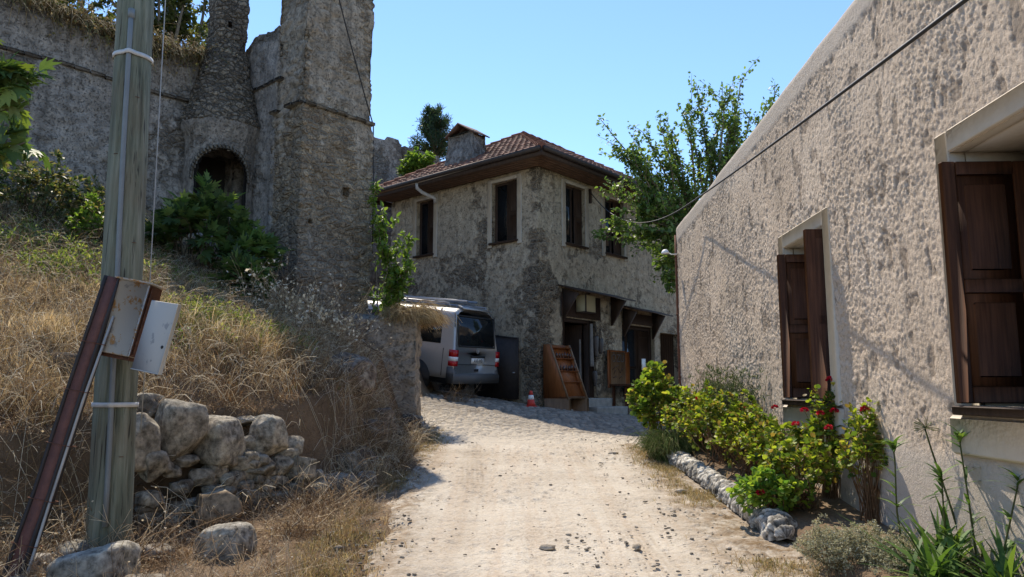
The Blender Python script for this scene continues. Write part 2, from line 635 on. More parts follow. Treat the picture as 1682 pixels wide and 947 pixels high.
def text_obj(name, body, size, mat, parent, origin, ux, uz, extrude=.002):
    """flat lettering: ux along the line, uz up"""
    cu = bpy.data.curves.new(name, 'FONT')
    cu.body = body
    cu.size = size
    cu.extrude = extrude
    cu.align_x = 'CENTER'
    cu.align_y = 'CENTER'
    cu.materials.append(M[mat])
    o = bpy.data.objects.new(name, cu)
    COL.objects.link(o)
    ux, uz = Vector(ux).normalized(), Vector(uz).normalized()
    n = ux.cross(uz)
    mt = Matrix((ux, uz, n)).transposed().to_4x4()
    base = Vector(world_of(parent))
    mt.translation = Vector(origin) - base
    dg = bpy.context.evaluated_depsgraph_get()
    me = bpy.data.meshes.new_from_object(o.evaluated_get(dg))
    bpy.data.objects.remove(o)
    me.transform(mt)
    o = bpy.data.objects.new(name, me)
    COL.objects.link(o)
    o.parent = parent
    return o


class Frame:
    """local frame of a wall: u along it, o out of it, z up"""
    def __init__(s, x, y, ux, uy, flip=1):
        l = math.hypot(ux, uy)
        s.O = np.array([x, y, 0.])
        s.U = np.array([ux / l, uy / l, 0.])
        s.N = np.array([s.U[1], -s.U[0], 0.]) * flip
        s.ax = np.array([s.U, s.N, [0, 0, 1.]])

    def p(s, u, o, z):
        return s.O + s.U * u + s.N * o + np.array([0, 0, z])

    def box(s, g, u0, u1, o0, o1, z0, z1, bev=0., col=None):
        return g.box(s.p((u0 + u1) / 2, (o0 + o1) / 2, (z0 + z1) / 2), (abs(u1 - u0), abs(o1 - o0), abs(z1 - z0)), s.ax, bev, col)


# ------------------------------------------------------------------ the ground
LN = np.array([-.822, .571])


def road_edge(y):
    return -1.02 - .045 * (np.clip(y, 3, 13) - 5)


def bank_d(x, y):
    """distance behind the foot of the bank (positive = on the bank)"""
    d1 = (x + 2.95) * LN[0] + (y - 6.1) * LN[1] - .17
    d2 = -1.66 - .02 * (y - 8) - x
    h = .35
    mn = np.minimum(d1, d2) - h * np.maximum(0, 1 - np.abs(d1 - d2) / h) ** 2 * .25
    return mn


def g_base(x, y):
    z = .075 * np.minimum(y, 16.5) + .02 * np.clip(y - 16.5, 0, 15)
    ramp = sstep(10.8, 14.0, y) * (1 - sstep(24, 30, y))
    z = z + ramp * .13 * np.clip(.15 - x, -3.2, 9)
    return z


def bank_mask(x, y):
    a = 1 - sstep(12.55, 12.8, y)
    side = (x + 3.6) * .764 - (y - 13.0) * .645     # <0: left of the pier's street face
    return np.clip(a + (1 - sstep(-.25, .0, side)), 0, 1)


def ground_z(x, y):
    x = np.asarray(x, float)
    y = np.asarray(y, float)
    d = bank_d(x, y)
    z = g_base(x, y)
    foot = sstep(0., 1., road_edge(y) - x) * .05
    step = .16 + .10 * sstep(7.5, 8.5, y) + .22 * sstep(8.5, 11, y)
    h = .80 * sstep(-.04, step, d) + .455 * np.clip(d, 0, 7.2)
    h = h + .06 * np.clip(d - 7.2, 0, 60)
    z = z + (foot + h) * bank_mask(x, y)
    # planting bed along the street wall
    z = z + .16 * sstep(2.05, 2.2, x) * (1 - sstep(10.6, 11.2, y)) * sstep(-2, 2, y)
    return z


def rough_z(x, y):
    p = np.stack([x, y, np.zeros_like(x)], -1)
    onb = sstep(-.3, .4, bank_d(x, y)) * bank_mask(x, y)
    return fbm(p * 1.6, 5, 3) * (.03 + .13 * onb)


def grid_mesh(name, xs, ys, zf, mat, keep=None, attrs=None, kind='structure'):
    X, Y = np.meshgrid(xs, ys)
    Z = zf(X, Y)
    V = np.stack([X, Y, Z], -1).reshape(-1, 3)
    nx, ny = len(xs), len(ys)
    i, j = np.meshgrid(np.arange(ny - 1), np.arange(nx - 1), indexing='ij')
    q = np.stack([i * nx + j, i * nx + j + 1, (i + 1) * nx + j + 1, (i + 1) * nx + j], -1)
    q = q[keep(X[:-1, :-1], Y[:-1, :-1])] if keep else q.reshape(-1, 4)
    at = {n: f(X, Y).ravel() for n, f in (attrs or {}).items()}
    o = np_mesh(name, V, [q], mat, None, None, at, True)
    o['kind'] = kind
    return o


def under_road(x, y):
    return ((x > road_edge(y) + .05) & (x < 2.02) & (y < 11)) | ((y >= 11) & (x < 3.5) & (x > -1.5) & (y < 24))


xs = np.concatenate([np.linspace(-500, -40, 12)[:-1], np.linspace(-40, -13, 14)[:-1], np.arange(-13, -5, .16), np.arange(-5, 3, .055), np.arange(3, 8, .25), np.linspace(8, 40, 12)[1:], np.linspace(40, 500, 12)[1:]])
ys = np.concatenate([np.linspace(-500, -30, 10)[:-1], np.linspace(-30, 2, 16)[:-1], np.arange(2, 13.5, .055), np.arange(13.5, 27, .25), np.linspace(27, 60, 12)[1:], np.linspace(60, 900, 14)[1:]])


def hill_z(x, y):
    z = ground_z(x, y)
    far = np.clip(np.hypot(x, y - 10) - 17, 0, 60)
    z = z + far * .09 * sstep(4, 16, y) * (1 - sstep(300, 800, y))
    z = z + rough_z(x, y)
    return z - .10 * under_road(x, y)


grid_mesh('hillside', xs, ys, hill_z, M['soil'])


def road_z(x, y):
    p = np.stack([x, y, np.zeros_like(x)], -1)
    z = g_base(x, y)
    # low ruts and lumps
    ph = (x + .25 + .12 * np.sin(y * .6))
    z = z - .018 * np.exp(-((ph + .15) / .16) ** 2) - .016 * np.exp(-((ph - 1.25) / .2) ** 2)
    z = z + fbm(p * 2.2, 6, 11) * .026 + fbm(p * 19, 2, 15) * .006 + np.abs(fbm(p * np.array([7, 12, 1]), 3, 14)) * -.016
    f1, f2, idn = cells(x * 11 + fbm(p * 3, 2, 4), y * 9, 21)
    peb = np.clip(.32 - f1, 0, 1) * (idn > .5) * sstep(-.25, .35, fbm(p * .9, 3, 8) + .25 * sstep(.3, 1.5, x))
    z = z + peb * .085
    edge = sstep(0, .35, x - road_edge(y) + .18 + .22 * fbm(p * 1.4, 3, 17)) * sstep(0, .05, 2.12 - x)
    return z + .018 - (1 - edge) * .09


def verge(x, y):
    return np.clip(1 - sstep(.0, .55, x - road_edge(y)) + sstep(1.1, 1.9, x), 0, 1)


def track(x, y):
    o = 0 * x
    for c0_, sp, ph_ in ((-.42, .055, 0), (1.0, .055, 1.)):
        xc = c0_ + .16 * np.sin(y * .38 + ph_)
        for q_ in range(-2, 3):
            o = o + np.exp(-((x - xc - q_ * sp) / .014) ** 2)
    return o * sstep(-.25, .3, fbm(np.stack([x * .8, y * .7, x * 0], -1), 3, 19)) + .5 * np.exp(-((x + .42) / .2) ** 2)


grid_mesh('dirt_road', np.arange(-1.75, 2.12, .022), np.concatenate([np.linspace(-6, 3.4, 20)[:-1], np.arange(3.4, 11.0, .022)]), road_z, M['dirt'], attrs={'verge': verge, 'track': track})


def cob(x, y):
    p = np.stack([x, y, np.zeros_like(x)], -1)
    w1 = fbm(p * 2.5, 2, 41) * .35
    return cells(x * 6.2 + w1, y * 7.4 - w1 * .6, 33)


def cobble_z(x, y):
    p = np.stack([x, y, np.zeros_like(x)], -1)
    f1, f2, idn = cob(x, y)
    e = sstep(.03, .3, f2 - f1)
    z = g_base(x, y) + .018 + e * (.028 + .03 * idn) - .03 + fbm(p * 1.3, 3, 5) * .025
    fade = sstep(10.5, 12.6, y + fbm(p * 1.7, 3, 9) * .7)
    return z * fade + (road_z(x, y) - .02) * (1 - fade) + .003


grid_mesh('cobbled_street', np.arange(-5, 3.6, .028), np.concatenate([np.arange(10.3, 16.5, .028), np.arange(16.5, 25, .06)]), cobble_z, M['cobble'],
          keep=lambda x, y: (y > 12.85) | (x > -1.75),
          attrs={'cell': lambda x, y: cob(x, y)[2], 'dust_to_shade': lambda x, y: np.clip(1 - sstep(11.2, 14.6, y - .5 * np.clip(-.8 - x, 0, 2) + fbm(np.stack([x * 1.7, y * 1.7, x * 0], -1), 3, 9) * 1.3), 0, 1), 'joint': lambda x, y: np.clip(1 - sstep(.02, .2, cob(x, y)[1] - cob(x, y)[0]), 0, 1)})  # near cobbles pale with road dust, farther ones left in the shade-darkened tone


# ------------------------------------------------------------------ walls of rubble and plaster
def block(name, plan, z0, z1, res, mat, parent=None, amp=.03, fscale=2.5, holes=(), ztop=None, seed=0, wear=None, reveal=.25, lumps=0., zin=None, smooth=False):
    """an extruded plan (counter-clockwise) whose wall skin is finely divided and worn; holes: (edge, t0, t1, za, zb)"""
    plan = [np.array(p, float) for p in plan]
    cols, nrms, tags = [], [], []
    ne = len(plan)
    en = []
    for i in range(ne):
        d = plan[(i + 1) % ne] - plan[i]
        d /= np.linalg.norm(d)
        en.append(np.array([d[1], -d[0]]))
    for i in range(ne):
        a, bb = plan[i], plan[(i + 1) % ne]
        L = np.linalg.norm(bb - a)
        t = np.linspace(0, L, max(2, int(math.ceil(L / res)) + 1))[:-1]
        ex = [q for hh in holes if hh[0] == i for q in (hh[1], hh[2])]
        for q in ex:
            kq = np.argmin(abs(t - q))
            if abs(t[kq] - q) < res * .55 and kq > 0: t[kq] = q
            else: t = np.sort(np.append(t, q))
        for tt in t:
            cols.append(a + (bb - a) * tt / L)
            nn = en[i] if tt > 0 else en[i] + en[i - 1]
            nrms.append(nn)
            tags.append((i, tt))
    zs = np.linspace(z0, z1, max(2, int(math.ceil((z1 - z0) / res)) + 1))
    for hh in holes:
        for q in (hh[3], hh[4]):
            kq = np.argmin(abs(zs - q))
            if abs(zs[kq] - q) < res * .55: zs[kq] = q
            else: zs = np.sort(np.append(zs, q))
    nc, nz = len(cols), len(zs)
    cols = np.array(cols)
    nr = np.array(nrms)
    nr = np.concatenate([nr, np.zeros((nc, 1))], 1)
    V = np.zeros((nz, nc, 3))
    V[..., :2] = cols[None]
    V[..., 2] = zs[:, None]
    if ztop is not None:
        V[..., 2] = np.minimum(V[..., 2], ztop(cols[:, 0], cols[:, 1])[None])
    if zin is not None:
        V += nr[None] * zin(V)[..., None]
    d = fbm(V * fscale, 5, seed) * amp
    if lumps:
        # stones standing proud of the joints
        uu = np.cumsum(np.r_[0, np.linalg.norm(np.diff(cols, axis=0), axis=1)])
        UU = np.broadcast_to(uu[None], (nz, nc))
        wq = fbm(V * 2, 2, seed + 7) * .5
        f1, f2, idn = cells(UU * 3.1 + wq, V[..., 2] * 4.6 + wq, seed + 50)
        d = d + lumps * (sstep(.02, .3, f2 - f1) * (.4 + idn) - .6) * sstep(-.15, .2, fbm(V * .8, 3, seed + 9) + .1)
    keepn = np.ones((nz, nc))
    V = V + nr[None] * d[..., None]
    W = np.zeros((nz, nc)) if wear is None else wear(V, tags)
    i, j = np.meshgrid(np.arange(nz - 1), np.arange(nc), indexing='ij')
    j2 = (j + 1) % nc
    q = np.stack([i * nc + j, i * nc + j2, (i + 1) * nc + j2, (i + 1) * nc + j], -1)
    keep = np.ones(i.shape, bool)
    te = np.array([t[0] for t in tags])
    tt = np.array([t[1] for t in tags])
    for hh in holes:
        inside = (te == hh[0]) & (tt >= hh[1] - 1e-4) & (tt < hh[2] - 1e-4)
        zi = (zs[:-1] >= hh[3] - 1e-4) & (zs[:-1] < hh[4] - 1e-4)
        keep &= ~(zi[:, None] & inside[None])
    q = q[keep]
    Vf = V.reshape(-1, 3)
    F = [q, np.array([np.arange(nc) + (nz - 1) * nc])]
    n0 = len(Vf)
    extra, exf = [], []
    for (e, t0, t1, za, zb) in holes:
        a, bb = plan[e], plan[(e + 1) % ne]
        u = (bb - a) / np.linalg.norm(bb - a)
        o3 = np.array([*en[e], 0.])
        P = lambda t, z, o: np.array([*(a + u * t), z]) + o3 * o
        for (p, qq) in (((t0, za), (t1, za)), ((t1, za), (t1, zb)), ((t1, zb), (t0, zb)), ((t0, zb), (t0, za))):
            k0 = n0 + len(extra)
            extra += [P(*p, .012), P(*qq, .012), P(*qq, -reveal), P(*p, -reveal)]
            exf.append([k0, k0 + 1, k0 + 2, k0 + 3])
    if extra:
        Vf = np.concatenate([Vf, np.array(extra)])
        F.append(np.array(exf))
    wr = np.concatenate([W.ravel(), np.zeros(len(Vf) - n0)])
    return np_mesh(name, Vf, F, M[mat], parent, None, {'wear': wr}, smooth)


# ==================================================================== the stone house
CX, CY = .63, 18.0
LV, RV = np.array([-.756, .655]), np.array([.645, .764])
FL = Frame(CX, CY, *LV, flip=-1)       # left wall, u runs away from the corner
FR = Frame(CX, CY, *RV, flip=1)        # right wall
assert FL.N[1] < 0 and FR.N[1] < 0
LL, LR = 5.5, 7.6
house = thing('stone_house', 'two storey old stone house with red tiled roof and a shop door beneath plank canopies', 'house', (CX, CY, 1.4))
c0 = np.array([CX, CY])
# plan counter-clockwise: far left, corner, right end, back
plan = [c0 + LV * LL, c0, c0 + RV * LR, c0 + RV * LR + LV * LL]
WZ0, WZ1 = 5.32, 6.88
HL = [(.65, 1.51), (3.68, 4.39)]
HR = [(1.12, 2.0), (2.95, 3.93)]
holes = [(0, LL - b_, LL - a_, WZ0, WZ1) for a_, b_ in HL] + [(1, a_, b_, WZ0, WZ1) for a_, b_ in HR]
DOOR = (.95, 2.42, 1.42, 3.40)
SHOP = (3.72, 5.50, 1.42, 3.42)
SIDE = (5.85, 7.0, 1.42, 3.30)
holes += [(1, *DOOR), (1, *SHOP), (1, *SIDE)]


def house_wear(V, tags):
    e = np.array([t[0] for t in tags])
    t = np.array([t[1] for t in tags])
    du = np.where(e == 0, LL - t, np.where(e == 1, t, 9))
    z = V[..., 2]
    q = .17 * np.exp(-(du[None] / .42) ** 2) * (1 + 1.1 * fbm(V * 2.1, 3, 12))
    q = q + .13 * np.exp(-((np.where(e == 0, LL - t, 9)[None] - 2.3) / .6) ** 2 - ((z - 4.6) / .3) ** 2)
    q = q + .07 * sstep(3.1, 1.6, z)
    return q - .05 * sstep(5.0, 6.0, z) * (np.where(e < 2, 1, 0)[None])


block('wall', plan, .3, 7.06, .05, 'house_masonry', house, .03, 1.8, holes, seed=5, wear=house_wear, reveal=.32, lumps=.022)

# smooth pale plaster bands beside the windows and along the top of the wall
def band(fr, u0, u1, z0, z1):
    g = Geo()
    fr.box(g, u0, u1, -.05, .034, z0, z1, .008)
    return g


for fr, hs in ((FL, HL), (FR, HR)):
    for (a, b_) in hs:
        g = Geo()
        fr.box(g, a - .14, a - .003, -.05, .040, WZ0 - .12, WZ1 + .10, .01)
        fr.box(g, b_ + .003, b_ + .14, -.05, .040, WZ0 - .12, WZ1 + .10, .01)
        fr.box(g, a - .003, b_ + .003, -.05, .040, WZ1 + .003, WZ1 + .10, .01)
        g.build('window_surround', 'trim_grey', house)
        wf = Geo()
        d = -.17
        for (x0, x1, y0, y1) in ((a, a + .06, WZ0, WZ1), (b_ - .06, b_, WZ0, WZ1), (a + .06, b_ - .06, WZ0, WZ0 + .06), (a + .06, b_ - .06, WZ1 - .06, WZ1), ((a + b_) / 2 - .025, (a + b_) / 2 + .025, WZ0 + .06, WZ1 - .06)):
            fr.box(wf, x0, x1, d, d + .06, y0, y1, .006)
        win = wf.build('window', 'old_wood', house)
        pg = Geo()
        fr.box(pg, a + .05, b_ - .05, d + .01, d + .02, WZ0 + .05, WZ1 - .05)
        pg.build('pane', 'dark_glass', win)
        sg = Geo()
        fr.box(sg, a - .05, b_ + .05, -.2, .10, WZ0 - .055, WZ0 - .003, .01)
        sg.build('sill', 'old_wood', win)
        # folded shutter leaves against the reveals
        for (s0, s1) in ((a + .03, a + .42 * (b_ - a)), (b_ - .42 * (b_ - a), b_ - .03)):
            sh = Geo()
            wq = s1 - s0
            fr.box(sh, s0, s1, d + .07, d + .10, WZ0 + .01, WZ1 - .01, .004)
            for (za, zb) in ((WZ0 + .1, WZ0 + .66), (WZ0 + .76, WZ1 - .1)):
                fr.box(sh, s0 + .07, s1 - .07, d + .10, d + .112, za, zb, .008)
            if (fr is FL and s0 < a + .2) or (fr is FR and s0 > a + .2):
                sh.build('shutter', 'old_wood', win)

# roof: hip, corrugated clay tiles on four planes
OV = .60
EZ = 7.24


def hp(u, v, z):          # u along left wall (inward from corner), v along right wall
    q = c0 + LV * u + RV * v
    return np.array([q[0], q[1], z])


e00, eL0, eLR, e0R = hp(-OV, -OV, EZ), hp(LL + OV, -OV, EZ), hp(LL + OV, LR + OV, EZ), hp(-OV, LR + OV, EZ)
half = (LL + 2 * OV) / 2
RZ = EZ + 1.95
r0, r1 = hp(LL / 2, half - OV, RZ), hp(LL / 2, LR + OV - half, RZ)


def tiles(g, a, b_, ra, rb):
    """a,b eave ends; ra,rb ridge ends above them"""
    a, b_, ra, rb = map(np.array, (a, b_, ra, rb))
    U = nrm(b_ - a)
    L = np.linalg.norm(b_ - a)
    mid = (ra + rb) / 2 - a
    up = mid - U * (mid @ U)
    H = np.linalg.norm(up)
    up /= H
    n = np.cross(U, up)
    n = n if n[2] > 0 else -n
    ta, tb = (ra - a) @ U, (rb - a) @ U
    nu = int(L / .04)
    rows = int(H / .30)
    Vs, cs = [], []
    us = np.linspace(0, L, nu)
    sub = 4
    for r in range(rows):
        for s_ in range(sub):
            v = (r + s_ / (sub - 1) * .999) / rows * H
            Vs.append((us, v, s_ / (sub - 1), r))
    V = []
    C = []
    for (u, v, ph, r) in Vs:
        lo, hi = ta * v / H, L - (L - tb) * v / H
        uc = np.clip(u, lo, hi)
        barrel = np.abs(np.sin(uc / .21 * np.pi + .4)) ** .7 * .055
        ti = np.floor(uc / .21 + .13).astype(np.int64)
        j = _h(ti, np.full_like(ti, r), np.zeros_like(ti), 3)
        off = barrel + (1 - ph) * .035 + .012 * j
        V.append(a + U * uc[:, None] + up * v + n * off[:, None])
        base = np.array([.19, .082, .055])[None] * (.45 + .9 * j[:, None]) + np.array([.05, .045, .035])[None] * _h(ti, np.full_like(ti, r), np.zeros_like(ti), 9)[:, None]
        C.append(base)
    V = np.array(V).reshape(-1, 3)
    C = np.array(C).reshape(-1, 3)
    nr = len(Vs)
    i, j = np.meshgrid(np.arange(nr - 1), np.arange(nu - 1), indexing='ij')
    q = np.stack([i * nu + j, i * nu + j + 1, (i + 1) * nu + j + 1, (i + 1) * nu + j], -1).reshape(-1, 4)
    g.add(V, q, C)


g = Geo()
tiles(g, eL0, e00, r0, r0)
tiles(g, e00, e0R, r0, r1)
tiles(g, e0R, eLR, r1, r1)
tiles(g, eLR, eL0, r1, r0)
for a, b_ in ((e00, r0), (eL0, r0), (r0, r1), (e0R, r1), (eLR, r1)):   # ridge and hip tiles
    n_ = int(np.linalg.norm(b_ - a) / .32)
    for q in range(n_):
        p0 = a + (b_ - a) * q / n_
        p1 = a + (b_ - a) * (q + 1.08) / n_
        cc = np.array([.26, .10, .06]) * (.6 + .6 * random.random())
        g.tube([p0 + (0, 0, .04), p1 + (0, 0, .025)], [.115, .095], 8, cc)
roof = g.build('roof', 'tile', house)
# soffit boards, fascia and gutter
g = Geo()
for a, b_, inn in ((eL0, e00, 0), (e00, e0R, 1)):
    d = nrm(b_ - a)
    wl0 = hp(LL, 0, 7.06) if inn == 0 else hp(0, 0, 7.06)
    wl1 = hp(0, 0, 7.06) if inn == 0 else hp(0, LR + .6, 7.06)
    nb = 6
    for q in range(nb):
        f0, f1 = q / nb, (q + .93) / nb
        lo = lambda t, f, s0, s1: s0 + (s1 - s0) * f
        A, B = wl0 + (a + (0, 0, -.10) - wl0) * f0, wl1 + (b_ + (0, 0, -.10) - wl1) * f0
        A2, B2 = wl0 + (a + (0, 0, -.10) - wl0) * f1, wl1 + (b_ + (0, 0, -.10) - wl1) * f1
        g.prism([A, B, B2, A2], (0, 0, .025))
g.build('soffit', 'soffit_wood', house)
g = Geo()
for a, b_ in ((eL0, e00), (e00, e0R), (e0R, eLR), (eLR, eL0)):
    d = nrm(b_ - a)
    n2 = np.array([d[1], -d[0], 0])
    g.box((a + b_) / 2 + (0, 0, -.085) , (np.linalg.norm(b_ - a), .03, .15), [d, n2, [0, 0, 1]])
g.build('fascia', 'old_wood', house)
g = Geo()
for a, b_ in ((eL0, e00), (e00, e0R)):
    d = nrm(b_ - a)
    n2 = np.array([d[1], -d[0], 0])
    s_ = 1 if (n2 @ (a - hp(2, 2, EZ))) > 0 else -1
    g.tube([a + n2 * s_ * .075 + (0, 0, -.0), b_ + n2 * s_ * .075 + (0, 0, -.0)], .062, 8)
g.build('gutter', 'iron', house)
g = Geo()
dp = [FL.p(3.35, OV + .05, EZ - .05), FL.p(3.35, OV + .05, EZ - .17), FL.p(3.3, OV - .1, EZ - .25), FL.p(2.6, .14, EZ - .5), FL.p(2.6, .12, EZ - .62)]
dp = [FL.p(3.72, OV + .02, EZ - .02), FL.p(3.72, OV - .0, EZ - .20), FL.p(3.66, OV - .12, EZ - .30), FL.p(3.5, .16, EZ - .42), FL.p(3.5, .13, EZ - .55)]
g.tube(dp, .05, 8)
g.build('downpipe', 'grey_cable', house, True)
# chimney on the near slope
ch0 = c0 + LV * 3.02 + RV * .62
chp = [ch0 + LV * a + RV * b_ for a, b_ in ((.55, -.40), (-.55, -.40), (-.50, .40), (.50, .40))]
chim = block('chimney', chp, 7.2, 8.66, .05, 'ruin_masonry', house, .05, 2.5, seed=8, wear=lambda V, t: np.full(V.shape[:2], -.05), zin=lambda V: -.14 * sstep(7.7, 8.66, V[..., 2]))
g = Geo()
for s_ in (-1, 1):
    a = np.array([*(ch0 + LV * .50 * s_), 8.60])
    top = np.array([*ch0, 8.92])
    for k_ in range(3):
        o_ = RV * (-.26 + .26 * k_)
        p0 = a + np.array([*o_, 0]); p1 = top + np.array([*o_, 0])
        g.prism([p0 + np.array([*(-RV * .14), 0]), p1 + np.array([*(-RV * .14), 0]), p1 + np.array([*(RV * .13), 0]), p0 + np.array([*(RV * .13), 0])], (0, 0, .04), np.array([.16, .10, .075]) * random.uniform(.7, 1.2))
g.build('chimney_cap', 'tile', chim)

# dark rooms behind the openings, shop front
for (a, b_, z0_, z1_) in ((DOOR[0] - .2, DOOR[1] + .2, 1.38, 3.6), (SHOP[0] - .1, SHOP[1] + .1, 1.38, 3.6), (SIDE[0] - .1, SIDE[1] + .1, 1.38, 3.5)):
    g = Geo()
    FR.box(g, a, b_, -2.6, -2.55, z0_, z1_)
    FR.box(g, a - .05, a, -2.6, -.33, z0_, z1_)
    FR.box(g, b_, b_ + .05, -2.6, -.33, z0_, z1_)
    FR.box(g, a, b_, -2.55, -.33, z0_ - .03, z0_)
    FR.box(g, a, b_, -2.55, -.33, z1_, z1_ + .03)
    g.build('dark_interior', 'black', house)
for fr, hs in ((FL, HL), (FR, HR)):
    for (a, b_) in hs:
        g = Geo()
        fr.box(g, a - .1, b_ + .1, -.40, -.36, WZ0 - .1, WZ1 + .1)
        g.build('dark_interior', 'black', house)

df = Geo()
FR.box(df, DOOR[0] + .0, DOOR[0] + .08, -.14, .03, DOOR[2], DOOR[3], .008)
FR.box(df, DOOR[1] - .36, DOOR[1] - .27, -.14, .03, DOOR[2], DOOR[3], .008)
FR.box(df, DOOR[0] + .08, DOOR[1] - .36, -.14, .03, DOOR[3] - .09, DOOR[3], .008)
FR.box(df, DOOR[1] - .27, DOOR[1], -.12, -.06, DOOR[2], DOOR[3], .008)
dfr = df.build('door_frame', 'old_wood', house)
dl = Geo()
FR.box(dl, DOOR[1] - .42, DOOR[1] - .37, -.85, -.15, DOOR[2] + .02, DOOR[3] - .1, .006)
dl.build('door', 'old_wood', house)
sf = Geo()
a, b_, z0_, z1_ = SHOP
for (x0, x1, y0, y1) in ((a, a + .09, z0_, z1_), (b_ - .09, b_, z0_, z1_), (a + .09, b_ - .09, z1_ - .1, z1_), (4.62, 4.74, z0_, z1_ - .1), (a + .09, 4.62, 2.2, 2.28), (4.12, 4.17, 2.28, z1_ - .1), (a + .09, 4.62, z0_, z0_ + .1)):
    FR.box(sf, x0, x1, -.2, -.1, y0, y1, .008)
shopf = sf.build('shop_window', 'old_wood', house)
sg = Geo()
FR.box(sg, a + .08, 4.63, -.16, -.15, z0_ + .1, z1_ - .08)
sg.build('pane', 'dark_glass', shopf)
sd_ = Geo()
FR.box(sd_, 4.76, b_ - .1, -.18, -.13, z0_ + .01, z1_ - .12, .006)
for (za, zb) in ((z0_ + .15, 2.3), (2.45, z1_ - .3)):
    FR.box(sd_, 4.84, b_ - .18, -.13, -.115, za, zb, .01)
shopd = sd_.build('shop_door', 'old_wood', house)
nt_ = Geo()
FR.box(nt_, 4.95, 5.17, -.112, -.109, 2.18, 2.50)
nt_.build('paper_notice', 'white_plastic', shopd)


def canopy(u0, u1, zt, proj, kname, panel=None, nplank=5):
    g = Geo()
    for q in range(nplank):
        o0, o1 = proj * q / nplank, proj * (q + 1.12) / nplank
        za, zb = zt - .30 * o0 + random.uniform(-.006, .006), zt - .30 * o1
        p = [FR.p(u0 + random.uniform(-.04, .04), o0, za), FR.p(u1 + random.uniform(-.05, .05), o0, za - .03), FR.p(u1 + random.uniform(-.05, .05), o1, zb - .03), FR.p(u0, o1, zb)]
        g.prism(p, (0, 0, .035))
    cano = g.build(kname, 'old_wood', house)
    for u in (u0 + .12, u1 - .42):
        b2 = Geo()
        p = [FR.p(u, .035, zt - .06), FR.p(u, proj * .92, zt - .33 * proj - .02), FR.p(u, .05, zt - .85), FR.p(u, .035, zt - .85)]
        b2.prism(p, FR.U * .07)
        b2.build('bracket', 'old_wood', cano)
    if panel:
        pg = Geo()
        FR.box(pg, panel[0], panel[1], .03, .06, panel[2], panel[3], .005)
        pg.build('transom_board', 'old_wood', cano)
    return cano


canopy(.80, 3.55, 4.18, .55, 'door_canopy', (.86, 2.6, 3.43, 4.02))
canopy(3.62, 5.75, 3.92, .5, 'door_canopy', (3.75, 5.5, 3.45, 3.75), 4)

g = Geo()
for q in range(8):
    FR.box(g, SIDE[0] + .01 + q * .142, SIDE[0] + .01 + q * .142 + .136, -.22, -.17, 1.43, 3.29, .005)
g.build('plank_door', 'old_wood', house)

# ==================================================================== stuccoed house on the street
WA = R_(2.0)
FW = Frame(2.6, 0, math.sin(WA), math.cos(WA), flip=-1)
assert FW.N[0] < 0
stucco = thing('stuccoed_house', 'long rough stuccoed house along the lane with two dark shuttered windows', 'house', (2.75, 6, .4))
UE = 13.96
OPEN = [(3.50, 4.60), (6.73, 7.84)]
OZ0, OZ1 = 1.51, 3.08
res = .0115
us = np.arange(2.45, UE + .001, res)
zs = np.arange(.15, 5.0 + .001, res)
for q in [x for a in OPEN for x in a]:
    us[np.argmin(abs(us - q))] = q
for q in (OZ0, OZ1):
    zs[np.argmin(abs(zs - q))] = q
U_, Z_ = np.meshgrid(us, zs)
wav = .05 * fbm(np.stack([U_ * .5, Z_ * .7, U_ * 0], -1), 3, 71)
PP = np.stack([U_, Z_ * .85, np.zeros_like(U_)], -1)
n1 = fbm(PP * 19, 3, 72)
ridged = 1 - np.abs(fbm(PP * 17 + 5, 3, 74)) * 2.4
big = fbm(PP * 2.2, 4, 75)
kw = fbm(PP * 9, 2, 80) * .55
kf1, kf2, kid = cells(U_ * 50 + kw + Z_ * 12, Z_ * 42 + kw, 81)
kn = np.clip(1 - kf1 * 1.25, 0, 1) ** 1.2 * (kid > .32) * (.5 + kid)
kf1, kf2, kid = cells(U_ * 23 + kw, Z_ * 20 - kw, 82)
kn = kn + .7 * np.clip(1 - kf1 * 1.2, 0, 1) ** 1.3 * (kid > .45)
pits = sstep(.60, .70, fbm(PP * np.array([8.5, 6.5, 1]) + 3, 3, 76) * 1.75)
low = .95 + .20 * fbm(np.stack([U_ * 1.4, Z_ * 0, U_ * 0], -1), 3, 77) + .25 * sstep(7.5, 4.5, U_)
smooth = np.clip((1 - sstep(low, low + .16, Z_)) + sstep(-.34, -.26, Z_ - (4.67 + .022 * (UE - U_)) + big * .05), 0, 1)
rough = 1 - .88 * smooth
amp = .62 + .6 * sstep(-.28, .22, fbm(PP * 1.5, 4, 79))
disp = .5 * wav + rough * amp * (.0042 * n1 + .0088 * kn + .004 * big) - pits * .006 * rough - .012 * rough
topc = 4.67 + .022 * (UE - us)[None] + .04 * fbm(np.stack([us * .8, us * 0, us * 0], -1), 4, 78)[None] - .0 * U_
zz = np.minimum(Z_, topc)
over = np.clip((Z_ - (topc - .12)) / .12, 0, 1)
disp = disp - .10 * (1 - np.sqrt(np.clip(1 - over ** 2, 0, 1)))
V = FW.O + U_[..., None] * FW.U + disp[..., None] * FW.N + zz[..., None] * np.array([0, 0, 1.])
nu, nz = len(us), len(zs)
i, j = np.meshgrid(np.arange(nz - 1), np.arange(nu - 1), indexing='ij')
q = np.stack([i * nu + j, (i + 1) * nu + j, (i + 1) * nu + j + 1, i * nu + j + 1], -1)
keep = np.ones(i.shape, bool)
um, zm = (us[:-1] + us[1:]) / 2, (zs[:-1] + zs[1:]) / 2
for (a, b_) in OPEN:
    keep &= ~(((um > a) & (um < b_))[None] & ((zm > OZ0) & (zm < OZ1))[:, None])
Vf = V.reshape(-1, 3)
